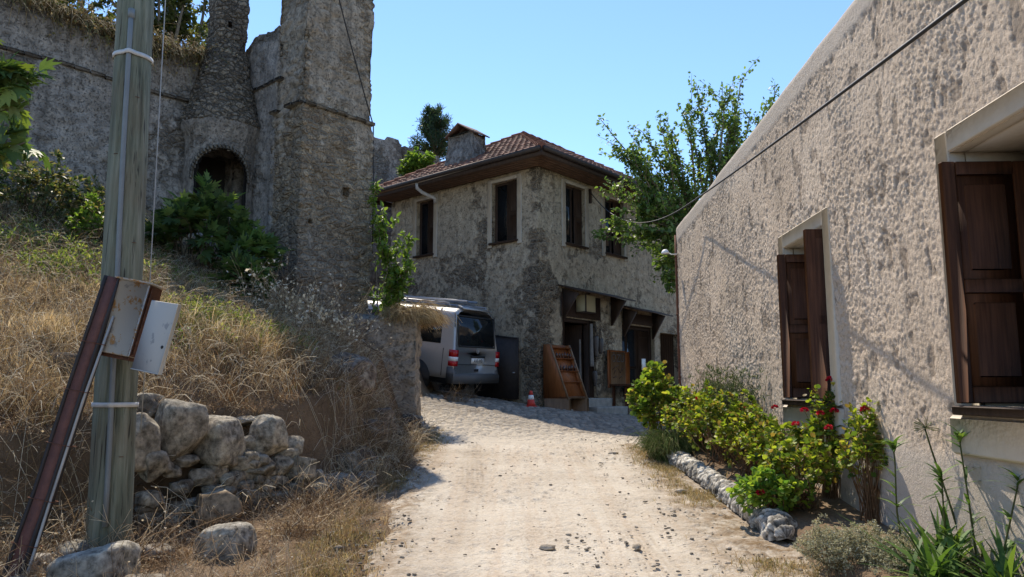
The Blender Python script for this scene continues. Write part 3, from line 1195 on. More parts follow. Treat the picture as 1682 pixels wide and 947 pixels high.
# far end wall, top, and the rest of the block
Bk = Geo()
Bk.add(Vf, q[keep])
FW.box(Bk, -4, 2.455, -6, -.012, -.6, 4.60)
FW.box(Bk, 2.46, UE - .02, -6, -.62, -.6, 4.60)
FW.box(Bk, 2.46, UE - .012, -.62, -.24, 4.35, 4.60)
FW.box(Bk, 2.46, UE - .012, -.61, -.10, -.6, .75)
FW.box(Bk, 2.46, 2.9, -.61, -.10, .75, 4.35)
FW.box(Bk, UE - 1.0, UE - .012, -.61, -.05, .75, 4.40)
nx = Bk.n - len(Vf)
Bk.build('wall', 'stucco', stucco, True, {'wear': np.r_[(pits * rough).ravel(), np.zeros(nx)], 'smooth': np.r_[smooth.ravel(), np.ones(nx)]})

for wi, (a, b_) in enumerate(OPEN):
    g = Geo()
    dn = -.045
    tw = .15
    FW.box(g, a - tw, a - .004, -.10, .022, OZ0 - .05, OZ1 + tw, .012)
    FW.box(g, b_ + .004, b_ + tw, -.10, .022, OZ0 - .05, OZ1 + tw, .012)
    FW.box(g, a - .004, b_ + .004, -.10, .022, OZ1 + .004, OZ1 + tw, .012)
    # reveals
    FW.box(g, a - .06, a - .002, -.58, -.10, OZ0 - .05, OZ1 + .05)
    FW.box(g, b_ + .002, b_ + .06, -.58, -.10, OZ0 - .05, OZ1 + .05)
    FW.box(g, a, b_, -.58, -.10, OZ1 + .002, OZ1 + .06)
    FW.box(g, a, b_, -.58, -.10, OZ0 - .07, OZ0 - .052)
    # plaster apron under the sill
    FW.box(g, a - tw - .03, b_ + tw + .03, -.10, .045, OZ0 - .30, OZ0 - .062, .02)
    sur = g.build('window_surround', 'trim', stucco)
    wf = Geo()
    for (x0, x1, y0, y1) in ((a, a + .06, OZ0, OZ1), (b_ - .06, b_, OZ0, OZ1), (a + .06, b_ - .06, OZ0, OZ0 + .06), (a + .06, b_ - .06, OZ1 - .06, OZ1), ((a + b_) / 2 - .03, (a + b_) / 2 + .03, OZ0 + .06, OZ1 - .06)):
        FW.box(wf, x0, x1, -.57, -.50, y0, y1, .006)
    win = wf.build('window', 'dark_wood', stucco)
    pg = Geo()
    FW.box(pg, a + .05, b_ - .05, -.55, -.54, OZ0 + .05, OZ1 - .05)
    pg.build('pane', 'dark_glass', win)
    g = Geo()
    FW.box(g, a - .06, b_ + .06, -.10, .085, OZ0 - .058, OZ0 - .002, .008)
    g.build('sill', 'old_wood', win)
    # panelled leaves standing open across the reveal
    for (u, out) in ((b_ - .05, .09), (a + .035, .165)):
        sh = Geo()
        o0, o1 = out - .52, out
        z0_, z1_ = OZ0 + .012, OZ1 - .07
        if out > .1: z1_ = OZ1 - .02
        for (x0, x1, y0, y1, t) in ((o0, o0 + .085, z0_, z1_, .045), (o1 - (.085 if out < .12 else .19), o1, z0_, z1_, .045), (o0 + .085, o1 - .085, z0_, z0_ + .10, .045), (o0 + .085, o1 - .085, z1_ - .09, z1_, .045), (o0 + .085, o1 - .085, z0_ + .66, z0_ + .75, .045), (o0 + .08, o1 - .08, z0_ + .05, z1_ - .05, .016)):
            FW.box(sh, u - t / 2 + .02, u + t / 2 + .02, x0, x1, y0, y1, .006 if t > .02 else 0)
        for (y0, y1) in ((z0_ + .15, z0_ + .61), (z0_ + .80, z1_ - .14)):
            FW.box(sh, u + .02 - .016, u + .02 + .016, o0 + .13, o1 - .13, y0, y1, .012)
        sh.build('shutter', 'dark_wood', stucco)
# rain pipe at the far corner with a little white lamp on it
g = Geo()
g.tube([FW.p(UE + .045, -.02, z) for z in np.linspace(1.0, 4.5, 8)], .045, 10)
pipe = g.build('rain_pipe', 'rust', stucco, True)
for z in (1.8, 3.0, 4.1):
    g = Geo()
    g.lathe(FW.p(UE + .045, -.02, z), [(.052, -.02), (.052, .02)], 10)
    g.build('pipe_clip', 'rust', pipe)
lamp = thing('wall_lamp', 'small white lamp on a bracket at the far corner of the stuccoed house', 'lamp', FW.p(UE, .03, 4.15))
g = Geo()
g.tube([FW.p(UE - .05, .0, 4.12), FW.p(UE - .03, .10, 4.12), FW.p(UE - .01, .17, 4.16)], .012, 6)
g.build('bracket', 'white_plastic', lamp)
g = Geo()
g.lathe(FW.p(UE, .21, 4.17), [(.02, .05), (.05, .035), (.075, -.01), (.078, -.03)], 12)
g.build('lamp_shade', 'white_plastic', lamp, True)

# ==================================================================== the ruin on the left
# tall pier
FT = Frame(-3.75, 13.0, *RV, flip=1)
t0 = np.array([-3.75, 13.0])
tp = [t0 + LV * .98, t0, t0 + RV * 1.60, t0 + RV * 1.60 + LV * .98]


def pier_wear(V, tags):
    e = np.array([t[0] for t in tags]); t = np.array([t[1] for t in tags])
    du = np.where(e == 0, .98 - t, np.where(e == 1, t, 9))
    z = V[..., 2]
    return .13 * np.exp(-(du[None] / .22) ** 2) + .16 * sstep(6.7, 5.0, z) - .08 * sstep(6.4, 7.2, z)


pier = thing('ruined_pier', 'tall square ruined stone pier with a thin ledge, standing above the dry bank', 'ruin', (*t0, 2.0))
block('pier_shaft', tp, 1.2, 9.75, .035, 'pier_masonry', pier, .07, 1.9, [(1, .92, 1.06, 5.2, 5.36), (1, .18, .28, 4.55, 4.62)], seed=22, wear=pier_wear, lumps=.045, reveal=.2,
      ztop=lambda x, y: 9.42 + .10 * fbm(np.stack([x * 2, y * 2, x * 0], -1), 3, 4), zin=lambda V: -.05 * sstep(6.70, 6.80, V[..., 2]) + .04 * sstep(5.5, 2, V[..., 2]))
g = Geo()
for i_, (a, b_) in enumerate(((tp[0], tp[1]), (tp[1], tp[2]))):
    d = nrm(np.array([*(b_ - a), 0.])); n2 = np.array([d[1], -d[0], 0])
    L = np.linalg.norm(b_ - a)
    nseg = int(L / .22)
    for q in range(nseg):
        if random.random() < .08: continue
        m0 = np.array([*a, 6.74]) + d * (q + .5) * L / nseg
        g.box(m0 + n2 * random.uniform(.0, .03) + (0, 0, random.uniform(-.012, .012)), (L / nseg - .006, .16, .05 + random.uniform(0, .015)), [d, n2, [0, 0, 1]], .012, np.array([.26, .235, .2]) * random.uniform(.5, 1.))
g.build('ledge', 'rock', pier)

# long roofless wall
W2 = np.array([-5.53, 14.54])
e1 = W2 - RV * 6.0
back = np.array([-RV[1], RV[0]])
rw = thing('ruined_wall', 'long roofless plastered wall, grey and streaked, with weeds along its top', 'wall', (*(W2 - RV * 3), 4))


def wall_top(x, y):
    return 7.92 + .16 * fbm(np.stack([x * 1.2, y * 1.2, x * 0], -1), 4, 31)


def rw_wear(V, tags):
    e = np.array([t[0] for t in tags]); t = np.array([t[1] for t in tags])
    v = np.where(e == 0, 6.0 - t, 0)[None] + V[..., 2] * 0
    z = V[..., 2]
    return np.where((v > 3.62) & (z < 6.95), .3, 0) + .25 * sstep(5.2, 4.4, z) + .10 * sstep(7.6, 7.9, z) - .05


block('wall_body', [e1, W2, W2 + back * .6, e1 + back * .6], 1.5, 8.25, .045, 'ruin_masonry', rw, .06, 1.4, [(0, 5.08, 5.96, 3.5, 6.15)], seed=35, wear=rw_wear, ztop=wall_top, lumps=.025, zin=lambda V: -.035 * sstep(7.0, 7.06, V[..., 2]))
FRW = Frame(*e1, *RV, flip=1)
g = Geo()
for q in range(24):
    u = q * .25
    zc = 7.05 + .02 * math.sin(q * .7)
    FRW.box(g, u, u + .244, -.08, .05 + random.uniform(-.012, .012), zc - .03, zc + .025, .012, np.array([.17, .155, .14]) * random.uniform(.7, 1.15))
g.build('cornice', 'rock', rw)

# return wall between the long wall and the pier
a_ = W2
b__ = t0 + LV * .90
dr = (b__ - a_) / np.linalg.norm(b__ - a_)
nr_ = np.array([-dr[1], dr[0]]) * -1
bk2 = np.array([.655, .756])
ret = thing('return_wall', 'short pale plastered wall between the corner fireplace and the tall pier', 'wall', (*((a_ + b__) / 2), 4))
block('wall_body', [a_, b__, b__ + bk2 * .55, a_ + bk2 * .55], 1.5, 8.9, .045, 'ruin_masonry', ret, .05, 1.6, [(0, .04, .62, 3.5, 6.15)], seed=44, lumps=.02,
      wear=lambda V, t: -.10 + .3 * sstep(8.2, 8.5, V[..., 2]) + .2 * sstep(5.0, 4.2, V[..., 2]),
      ztop=lambda x, y: 8.42 + .5 * (x + 5) * .35 + .18 * fbm(np.stack([x * 2.2, y * 2.2, x * 0], -1), 4, 47))
g = Geo()
fr_ = Frame(*a_, *dr, flip=1)
for q in range(7):
    fr_.box(g, .25 + q * .2, .25 + q * .2 + .19, -.06, .055 + random.uniform(-.01, .01), 7.36, 7.42, .01, np.array([.16, .145, .13]) * random.uniform(.7, 1.1))
g.build('cornice', 'rock', ret)

# corner fireplace with conical hood
fc = np.array([-5.62, 14.12])
fp = thing('corner_fireplace', 'corner fireplace with conical stone hood, round arch and square chimney stack', 'fireplace', (*fc, 4))


def ring_shell(name, mat, rfun, z0, z1, nz, na, parent, amp, seed, hole=None, wearv=0., lump=0.):
    zs = np.linspace(z0, z1, nz)
    an = np.linspace(0, 2 * np.pi, na, endpoint=False)
    A, Z = np.meshgrid(an, zs)
    R = rfun(A, Z)
    V = np.stack([fc[0] + R * np.cos(A), fc[1] + R * np.sin(A), Z], -1)
    d = fbm(V * 3, 4, seed) * amp
    if lump:
        f1, f2, idn = cells(A * 5.5, Z * 9, seed + 3)
        d = d + lump * (sstep(.02, .3, f2 - f1) * (.5 + idn) - .5)
    V = V + np.stack([np.cos(A), np.sin(A), A * 0], -1) * d[..., None]
    i, j = np.meshgrid(np.arange(nz - 1), np.arange(na), indexing='ij')
    j2 = (j + 1) % na
    q = np.stack([i * na + j, i * na + j2, (i + 1) * na + j2, (i + 1) * na + j], -1)
    if hole is not None:
        q = q[~hole(A[:-1], Z[:-1])]
    F = [q.reshape(-1, 4)]
    return np_mesh(name, V.reshape(-1, 3), F, M[mat], parent, None, {'wear': np.full(V.reshape(-1, 3).shape[0], wearv)})


CAMA = math.atan2(-fc[1], -fc[0])


def arch_hole(A, Z):
    da = np.angle(np.exp(1j * (A - CAMA - .0)))
    s = da * .70
    return (np.abs(s) < .54) & (Z > 4.75) & (Z < 5.50 + np.sqrt(np.clip(.2916 - s * s, 0, 1)) * .95)


ring_shell('breast', 'ruin_masonry', lambda A, Z: .67 + 0 * A + .10 * sstep(6.2, 6.58, Z), 3.2, 6.62, 90, 120, fp, .03, 51, arch_hole, -.12)
ring_shell('firebox', 'soot', lambda A, Z: .60 + 0 * A, 3.2, 6.5, 60, 120, fp, .03, 52, arch_hole)
g = Geo()
for q in range(26):
    th = -1 + 2 * q / 25
    s_, zz_ = .57 * math.sin(th * 1.57), 5.50 + .57 * math.cos(th * 1.57)
    aa = CAMA + s_ / .70
    g.box((fc[0] + .69 * math.cos(aa), fc[1] + .69 * math.sin(aa), zz_), (.055, .07, .08), None, .012, np.array([.2, .18, .15]) * random.uniform(.6, 1.1))
g.build('arch', 'rock', fp)


def hood_r(A, Z):
    t = np.clip((Z - 6.6) / 1.75, 0, 1)
    rc = .77 * (1 - t) + .33 * t - .02 * np.sin(np.pi * t)
    sq = .30 / np.maximum(np.abs(np.cos(A - .7)), np.abs(np.sin(A - .7)))
    mixf = sstep(8.1, 8.5, Z)
    return rc * (1 - mixf) + np.minimum(sq, .40) * mixf


ring_shell('hood', 'hood_masonry', hood_r, 6.58, 8.5, 64, 120, fp, .03, 53, None, .1, .03)
ring_shell('chimney_stack', 'hood_masonry', lambda A, Z: np.minimum(.30 / np.maximum(np.abs(np.cos(A - .7)), np.abs(np.sin(A - .7))), .40), 8.48, 9.75, 40, 120, fp, .05, 54,
           lambda A, Z: ((np.abs(np.angle(np.exp(1j * (A - CAMA - .35)))) < .14) & (np.abs(Z - 9.45) < .07)) | ((np.abs(np.angle(np.exp(1j * (A - CAMA - .1)))) < .13) & (np.abs(Z - 8.62) < .07)), .05, .02)

# broken garden wall in front of the pier
sw = [np.array([-3.35, 12.52]), np.array([-1.58, 12.52]), np.array([-1.56, 13.0]), np.array([-3.3, 13.0])]
stub = block('broken_wall', sw, .6, 2.95, .035, 'pier_masonry', None, .06, 1.8, seed=61, lumps=.028,
             wear=lambda V, t: -.13 + .25 * sstep(1.5, 1.0, V[..., 2]) + .2 * np.exp(-((V[..., 0] + 2.43) / .06) ** 2),
             ztop=lambda x, y: 2.78 + .05 * fbm(np.stack([x * 3, y * 3, x * 0], -1), 3, 62) + .25 * sstep(-2.5, -3.2, x),
             zin=lambda V: -.07 * np.exp(-((V[..., 0] + 2.43 + .03 * np.sin(V[..., 2] * 6)) / .025) ** 2) * (V[..., 1] < 12.7))
tag(stub, 'chest high broken plastered wall end with a vertical crack, beside the silver van', 'wall')

# ruin far behind
f0 = np.array([-5.6, 23.2])
farw = block('ruined_wall', [f0, f0 + RV * 2.75, f0 + RV * 2.75 + back * .6, f0 + back * .6], 2, 10.6, .09, 'ruin_masonry', None, .08, 1.2, seed=66, lumps=.03,
             wear=lambda V, t: np.full(V.shape[:2], .05), ztop=lambda x, y: 10.15 - .12 * (np.floor((x + 6) * 2.4) % 2) + .05 * fbm(np.stack([x * 2, y * 2, x * 0], -1), 3, 6))
tag(farw, 'distant notched stone wall seen between the pier and the tiled roof', 'wall')
f1_ = f0 + RV * 2.9
farw2 = block('ruined_wall', [f1_, f1_ + RV * 1.6, f1_ + RV * 1.6 + back * .5, f1_ + back * .5], 2, 10.3, .09, 'ruin_masonry', None, .08, 1.2, seed=67, wear=lambda V, t: np.full(V.shape[:2], .05),
              ztop=lambda x, y: 10.05 + .05 * fbm(np.stack([x * 2, y * 2, x * 0], -1), 3, 6))
tag(farw2, 'lowest far piece of stone wall behind the ivy, under the pine', 'wall')

#PART2
# ==================================================================== rocks
def ico(sub):
    import bmesh
    bm = bmesh.new()
    bmesh.ops.create_icosphere(bm, subdivisions=sub, radius=1)
    V = np.array([v.co[:] for v in bm.verts])
    F = np.array([[v.index for v in f.verts] for f in bm.faces])
    bm.free()
    return V, F


ICO4, ICO2, ICO1 = ico(4), ico(2), ico(1)


def rock_geo(c, size, seed, rot=0., tilt=0., sq=2.6, rough=.09, tone=(.33, .285, .225), ico_=None):
    V, F = ico_ or ICO4
    r = np.random.default_rng(seed)
    U = V / (np.abs(V) ** sq).sum(1, keepdims=True) ** (1 / sq)
    U = U * (1 + .10 * fbm(V * 1.1 + seed * 3.1, 2, seed)[:, None])
    for _ in range(9):          # broken faces
        n = nrm(r.normal(size=3))
        lim = r.uniform(.70, .98) * (1.12 if sq > 4 else 1)
        dd = U @ n
        U = U - n * np.maximum(dd - lim, 0)[:, None] * .95
    cr = np.abs(fbm(V * 3.2 + seed, 3, seed + 6))
    U = U * (1 + rough * .55 * fbm(V * 4 + seed, 4, seed + 1)[:, None] + .022 * fbm(V * 13 + seed, 3, seed + 2)[:, None] - .05 * np.exp(-(cr / .035) ** 2)[:, None])
    U = U * np.asarray(size) / 2
    ca, sa = math.cos(rot), math.sin(rot)
    ct, st = math.cos(tilt), math.sin(tilt)
    Rm = np.array([[ca, sa, 0], [-sa, ca, 0], [0, 0, 1]])
    Tm = np.array([[ct, 0, st], [0, 1, 0], [-st, 0, ct]])
    P = U @ Tm @ Rm + np.asarray(c)
    q = fbm(P * 6, 4, seed)[:, None]
    C = np.asarray(tone)[None] * (1 + .35 * q)
    C = C * np.where(fbm(P * 14, 3, seed + 4)[:, None] > .22, .62, 1)
    li = sstep(.18, .26, fbm(P * 9 + 40, 4, seed + 8))[:, None]
    C = C * (1 - li * .55) + np.array([.50, .46, .36]) * li * .55
    return P, F, np.clip(C, .02, 1)


STONES = [(-2.9, 6.01, 1.2, 0.25, 0.41), (-2.76, 6.35, 1.28, 0.35, 0.43), (-2.53, 6.66, 1.16, 0.41, 0.35), (-2.25, 7.05, 1.16, 0.29, 0.37), (-2.35, 6.91, 1.12, 0.12, 0.16), (-2.38, 6.82, 1.03, 0.12, 0.1), (-2.04, 7.27, 1.07, 0.17, 0.17), (-2.09, 7.18, 1.0, 0.15, 0.11), (-2.11, 7.12, 0.91, 0.19, 0.17), (-2.5, 6.57, 0.92, 0.21, 0.15), (-2.37, 6.79, 0.96, 0.24, 0.14), (-2.3, 6.91, 0.99, 0.14, 0.1), (-2.31, 6.83, 0.87, 0.14, 0.13), (-2.22, 6.98, 0.91, 0.15, 0.18), (-2.4, 6.68, 0.82, 0.14, 0.16), (-2.33, 6.73, 0.74, 0.16, 0.15), (-2.27, 6.85, 0.78, 0.09, 0.13), (-2.2, 6.94, 0.76, 0.15, 0.16), (-2.12, 7.04, 0.77, 0.09, 0.1), (-1.97, 7.27, 0.86, 0.3, 0.22), (-1.85, 7.3, 0.59, 0.28, 0.26), (-2.0, 7.14, 0.66, 0.18, 0.18), (-1.65, 7.54, 0.64, 0.25, 0.25), (-2.68, 6.33, 1.02, 0.16, 0.09), (-2.82, 6.04, 1.01, 0.19, 0.23), (-2.58, 6.43, 0.88, 0.17, 0.13), (-2.11, 6.99, 0.63, 0.14, 0.14), (-2.22, 6.84, 0.65, 0.12, 0.1), (-1.72, 7.41, 0.48, 0.2, 0.2), (-2.41, 6.6, 0.7, 0.12, 0.1)]
dw = thing('drystone_wall', 'tumbledown drystone retaining wall of big pale blocks over small stones below the dry bank', 'stone wall', (-2.4, 6.6, .6))
WROT = math.atan2(.822, .571)
for n_, (x, y, z, sw_, sh_) in enumerate(STONES):
    bigr = sw_ > .22
    P_, F_, C_ = rock_geo((x - .03, y + .06, z), (sw_ * 1.12, max(.22, sw_ * 1.0), sh_ * 1.12), 100 + n_, -(.62 + random.uniform(-.25, .25)), random.uniform(-.12, .12), 6. if bigr else 3.4, .07,
                           np.array((.44, .385, .30)) * random.uniform(.75, 1.15))
    Geo().add(P_, F_, C_).build('stone', 'rock', dw, True)
for n_ in range(66):
    f_ = random.random() if n_ < 46 else random.uniform(.72, 1.12)
    hh_ = random.random() ** .8
    x, y = -2.86 + 1.22 * f_ + random.uniform(-.03, .03), 6.02 + 1.62 * f_
    zb_ = float(g_base(x, y)) + .06
    zt_ = (1.02 if f_ < .55 else 1.0 - (f_ - .55) * .7)
    P_, F_, C_ = rock_geo((x + .02 - .06 * hh_, y + .10 * hh_, zb_ + (zt_ - zb_) * hh_), (random.uniform(.09, .21), random.uniform(.14, .2), random.uniform(.08, .15)), 700 + n_, -.62 + random.uniform(-.4, .4), random.uniform(-.25, .25), 3., .07, np.array((.40, .345, .265)) * random.uniform(.6, 1.15), ICO2 if False else None)
    Geo().add(P_, F_, C_).build('stone', 'rock', dw, True)
# packed earth core behind the stones
LOOSE = [
    ('boulder', (-2.02, 5.5, .50), (.38, .30, .26), (.46, .42, .35), 'angular pale broken block lying alone in front of the drystone wall'),
    ('boulder', (-2.36, 6.22, .66), (.36, .42, .26), (.30, .225, .15), 'tan earthy undercut boulder beneath the drystone wall'),
    ('flat_stone', (-2.52, 7.2, 1.44), (.24, .2, .09), (.47, .42, .34), 'flat pale slab resting on the grass above the drystone wall'),
    ('boulder', (-2.52, 4.75, .55), (.44, .34, .30), (.44, .40, .33), 'biggest rounded whitish boulder at the foot of the wooden pole'),
    ('boulder', (-3.04, 4.95, .58), (.24, .22, .17), (.44, .40, .34), 'pale boulder left of the leaning steel post, beside its lower end'),
    ('boulder', (-2.90, 5.2, .66), (.26, .22, .2), (.25, .23, .2), 'dark grey stone between the leaning steel post and the wooden pole'),
    ('boulder', (-2.98, 4.6, .50), (.26, .22, .14), (.42, .38, .32), 'low pale stone at the very foot of the leaning steel post'),
    ('flat_stone', (-2.25, 4.75, .47), (.28, .22, .12), (.40, .34, .26), 'low flat tan stone right of the biggest whitish boulder'),
    ('boulder', (-2.42, 5.35, .50), (.2, .2, .12), (.38, .33, .27), 'small brown stone between the biggest boulder and the broken block'),
    ('boulder', (-3.93, 6.7, 1.58), (.3, .25, .16), (.24, .19, .14), 'half buried dark stone on the dry bank left of the steel post'),
    ('boulder', (-3.1, 6.5, 1.46), (.26, .22, .2), (.26, .23, .19), 'dark stone above the first block, just right of the pole'),
    ('boulder', (-1.98, 9.3, 1.10), (.55, .5, .5), (.27, .21, .16), 'large earthy outcrop rock in the bank below the broken wall'),
    ('boulder', (-1.68, 8.6, .66), (.36, .34, .34), (.2, .15, .115), 'dark rock at the road edge under the brushwood'),
    ('boulder', (-1.74, 8.25, .80), (.34, .32, .34), (.34, .285, .215), 'squat tan rock in the bank just beyond the drystone wall'),
    ('boulder', (-1.76, 9.55, .95), (.42, .4, .40), (.28, .22, .165), 'brown rock in the steep bank face, farther along than the earthy outcrop'),
    ('boulder', (-1.80, 10.5, 1.1), (.40, .4, .46), (.25, .20, .15), 'dark brown rock low in the bank midway to the broken wall'),
    ('boulder', (-1.72, 11.2, 1.05), (.32, .3, .30), (.33, .275, .21), 'small tan rock in the bank nearest the broken wall'),
    ('boulder', (-1.52, 7.95, .52), (.24, .24, .2), (.4, .36, .3), 'pale stone just beyond the end of the drystone wall'),
    ('boulder', (-1.62, 11.9, 1.02), (.34, .32, .4), (.13, .11, .09), 'dark stone leaning on the foot of the broken wall by the road'),
]
for n_, (nm, c, sz, tone, lab) in enumerate(LOOSE):
    gz = float(ground_z(c[0], c[1]))
    if n_ not in (1, 18): c = (c[0], c[1], gz + sz[2] * .27)
    P_, F_, C_ = rock_geo(c, np.array(sz) * 1.05, 300 + n_, random.uniform(0, 3), random.uniform(-.2, .2), 4.5, .09, tone)
    tag(Geo().add(P_, F_, C_).build(nm, 'rock', None, True), lab, 'rock')

# scattered stones and grit: more than anyone would count
g = Geo()
V1, F1 = ICO1
npb = 2300
px_ = rng.uniform(-2.4, 2.05, npb * 3)
py_ = 4 + rng.uniform(0, 1, npb * 3) ** 1.5 * 8
prob = .12 + .9 * np.exp(-((px_ - road_edge(py_)) / .28) ** 2) + .7 * sstep(.9, 1.7, px_) + .45 * sstep(.35, .8, vnoise(np.stack([px_ * 1.3, py_ * .9, px_ * 0], -1), 5))
ok = rng.uniform(0, 1.6, npb * 3) < prob
px_, py_ = px_[ok][:npb], py_[ok][:npb]
sz = .007 + .013 * rng.uniform(0, 1, len(px_)) ** 3 + .035 * (rng.uniform(0, 1, len(px_)) > .991)
pz_ = np.where(bank_d(px_, py_) > -.1, ground_z(px_, py_), g_base(px_, py_)) + .012
for q in range(len(px_)):
    s_ = sz[q]
    jit = V1 * (1 + rng.uniform(-.25, .25, (len(V1), 1)))
    g.add(jit * np.array([s_ * rng.uniform(.8, 1.5), s_ * rng.uniform(.8, 1.5), s_ * .5]) + (px_[q], py_[q], pz_[q] + s_ * .25), F1, np.array([.56, .48, .38]) * rng.uniform(.6, 1.15))
tag(g.build('gravel', 'rock'), 'loose grit and pebbles strewn over the dirt road', None, None, 'stuff')

# ==================================================================== vegetation tools
T_SIMPLE = (np.array([[0, 0, 0], [.3, -.42, .07], [.68, -.34, .06], [1, 0, -.06], [.68, .34, .06], [.3, .42, .07], [.5, 0, 0]]), np.array([[0, 1, 6], [1, 2, 6], [2, 3, 6], [3, 4, 6], [4, 5, 6], [5, 0, 6]]))
T_DIAMOND = (np.array([[0, 0, 0], [.45, -.5, .1], [1, 0, -.08], [.45, .5, .1]]), np.array([[0, 1, 2], [0, 2, 3]]))
_a = np.linspace(.35, 2 * np.pi - .35, 10)
_r = .5 + .09 * np.cos(_a * 5)
T_ROUND = (np.concatenate([[[.28, 0, -.05]], np.stack([.5 - _r * np.cos(_a), _r * np.sin(_a), .13 * np.cos(_a * 5) + .16 * _r], -1)]), np.array([[0, q, q + 1] for q in range(1, 10)]))
_f = np.array([[0, 0, 0], [.12, -.28, .05], [.42, -.52, .0], [.40, -.22, .06], [.78, -.36, -.02], [.66, -.12, .05], [1.05, 0, -.08], [.66, .12, .05], [.78, .36, -.02], [.40, .22, .06], [.42, .52, .0], [.12, .28, .05], [.3, 0, .02]])
T_FIG = (_f, np.array([[q, (q + 1) % 12, 12] for q in range(12)]))
_z = np.linspace(0, 1, 6)
_w = np.array([.25, .5, .5, .42, .28, .02])
T_LANCE = (np.concatenate([np.stack([_z, -_w, .04 - .38 * _z ** 2], -1), np.stack([_z, _w, .04 - .38 * _z ** 2], -1)]), np.array([[q, q + 1, q + 7, q + 6] for q in range(5)]))


def leaves(g, pos, d, n, L, W, col, T):
    pos, d = np.asarray(pos, float), nrm(d)
    n = nrm(n)
    s = nrm(np.cross(n, d))
    n = np.cross(d, s)
    L = np.broadcast_to(np.asarray(L, float), (len(pos),))
    W = np.broadcast_to(np.asarray(W, float), (len(pos),))
    tv, tf = T
    V = pos[:, None] + d[:, None] * (tv[None, :, 0, None] * L[:, None, None]) + s[:, None] * (tv[None, :, 1, None] * W[:, None, None]) + n[:, None] * (tv[None, :, 2, None] * L[:, None, None])
    k_ = len(tv)
    F = (tf[None] + (np.arange(len(pos)) * k_)[:, None, None]).reshape(-1, tf.shape[1])
    C = np.repeat(np.asarray(col, float), k_, 0)
    g.add(V.reshape(-1, 3), F, C)


def multitube(g, paths, rad, col, n=3):
    """paths (N,K,3), rad (N,K)"""
    paths = np.asarray(paths, float)
    N, K, _ = paths.shape
    rad = np.broadcast_to(np.asarray(rad, float), (N, K))
    t = nrm(np.gradient(paths, axis=1))
    ref = np.where(np.abs(t[..., 2:3]) < .9, np.array([0, 0, 1.]), np.array([1., 0, 0]))
    a = nrm(np.cross(t, ref))
    b = np.cross(t, a)
    ang = np.arange(n) / n * 2 * np.pi
    V = paths[:, :, None] + (a[:, :, None] * np.cos(ang)[:, None] + b[:, :, None] * np.sin(ang)[:, None]) * rad[:, :, None, None]
    i, j = np.meshgrid(np.arange(K - 1), np.arange(n), indexing='ij')
    q = np.stack([i * n + j, i * n + (j + 1) % n, (i + 1) * n + (j + 1) % n, (i + 1) * n + j], -1).reshape(-1, 4)
    F = (q[None] + (np.arange(N) * K * n)[:, None, None]).reshape(-1, 4)
    C = np.repeat(np.broadcast_to(np.asarray(col, float), (N, 3)), K * n, 0)
    g.add(V.reshape(-1, 3), F, C)


def blades(g, pos, d, h, w, col, bend):
    """grass blades: pos (N,3), d (N,2) lean direction, bend how far the tip leans"""
    N = len(pos)
    d3 = np.concatenate([nrm(d), np.zeros((N, 1))], 1)
    s = np.stack([-d3[:, 1], d3[:, 0], np.zeros(N)], -1)
    yaw = rng.uniform(0, np.pi, N)
    s = s * np.cos(yaw)[:, None] + d3 * np.sin(yaw)[:, None]
    up = np.array([0, 0, 1.])
    m = pos + up * (h * .58)[:, None] + d3 * (h * bend * .32)[:, None]
    t = pos + up * (h * (1 - .35 * bend ** 2))[:, None] + d3 * (h * bend)[:, None]
    w2 = (w / 2)[:, None]
    V = np.stack([pos - s * w2, pos + s * w2, m - s * w2 * .75, m + s * w2 * .75, t], 1)
    o = np.arange(N)[:, None] * 5
    g.add(V.reshape(-1, 3), [np.array([0, 1, 3, 2]) + o, np.array([2, 3, 4]) + o], np.repeat(col, 5, 0))


def rand_dir(N, r=rng):
    return nrm(r.normal(size=(N, 3)))


def mixcol(N, cols, wts=None, jit=.15):
    cols = np.asarray(cols, float)
    k_ = rng.choice(len(cols), N, p=None if wts is None else np.array(wts) / sum(wts))
    return np.clip(cols[k_] * rng.uniform(1 - jit, 1 + jit, (N, 1)), 0, 1)


def curved(p0, p1, K, sag=0., wob=.0):
    t = np.linspace(0, 1, K)[:, None]
    p = np.asarray(p0)[None] * (1 - t) + np.asarray(p1)[None] * t
    L = np.linalg.norm(np.asarray(p1) - np.asarray(p0))
    p = p + np.array([0, 0, 1.]) * (sag * L * np.sin(np.pi * t))
    if wob:
        off = rng.normal(size=3)
        p = p + nrm(off)[None] * wob * L * np.sin(np.pi * t * 1.5)
    return p


GREENS = dict(
    mulberry=[(.11, .175, .05), (.145, .22, .06), (.20, .275, .08), (.075, .125, .045)],
    hill=[(.09, .11, .035), (.13, .145, .05), (.18, .175, .075), (.06, .075, .03)],
    geranium=[(.20, .27, .030), (.28, .34, .040), (.36, .42, .055), (.10, .16, .03), (.42, .40, .07), (.08, .13, .03), (.26, .18, .06)],
    fig=[(.09, .15, .045), (.13, .20, .06), (.19, .25, .085), (.06, .10, .04)],
    dark=[(.05, .075, .03), (.075, .105, .04), (.11, .13, .06), (.24, .21, .12)],
    pine=[(.035, .065, .035), (.05, .085, .045), (.065, .10, .05)],
    vine=[(.12, .20, .035), (.16, .25, .045), (.09, .15, .03), (.21, .28, .06)],
    grey=[(.34, .35, .23), (.42, .42, .29), (.26, .27, .17), (.48, .45, .33)],
    lily=[(.07, .135, .03), (.10, .18, .04), (.15, .23, .05), (.05, .10, .025)])


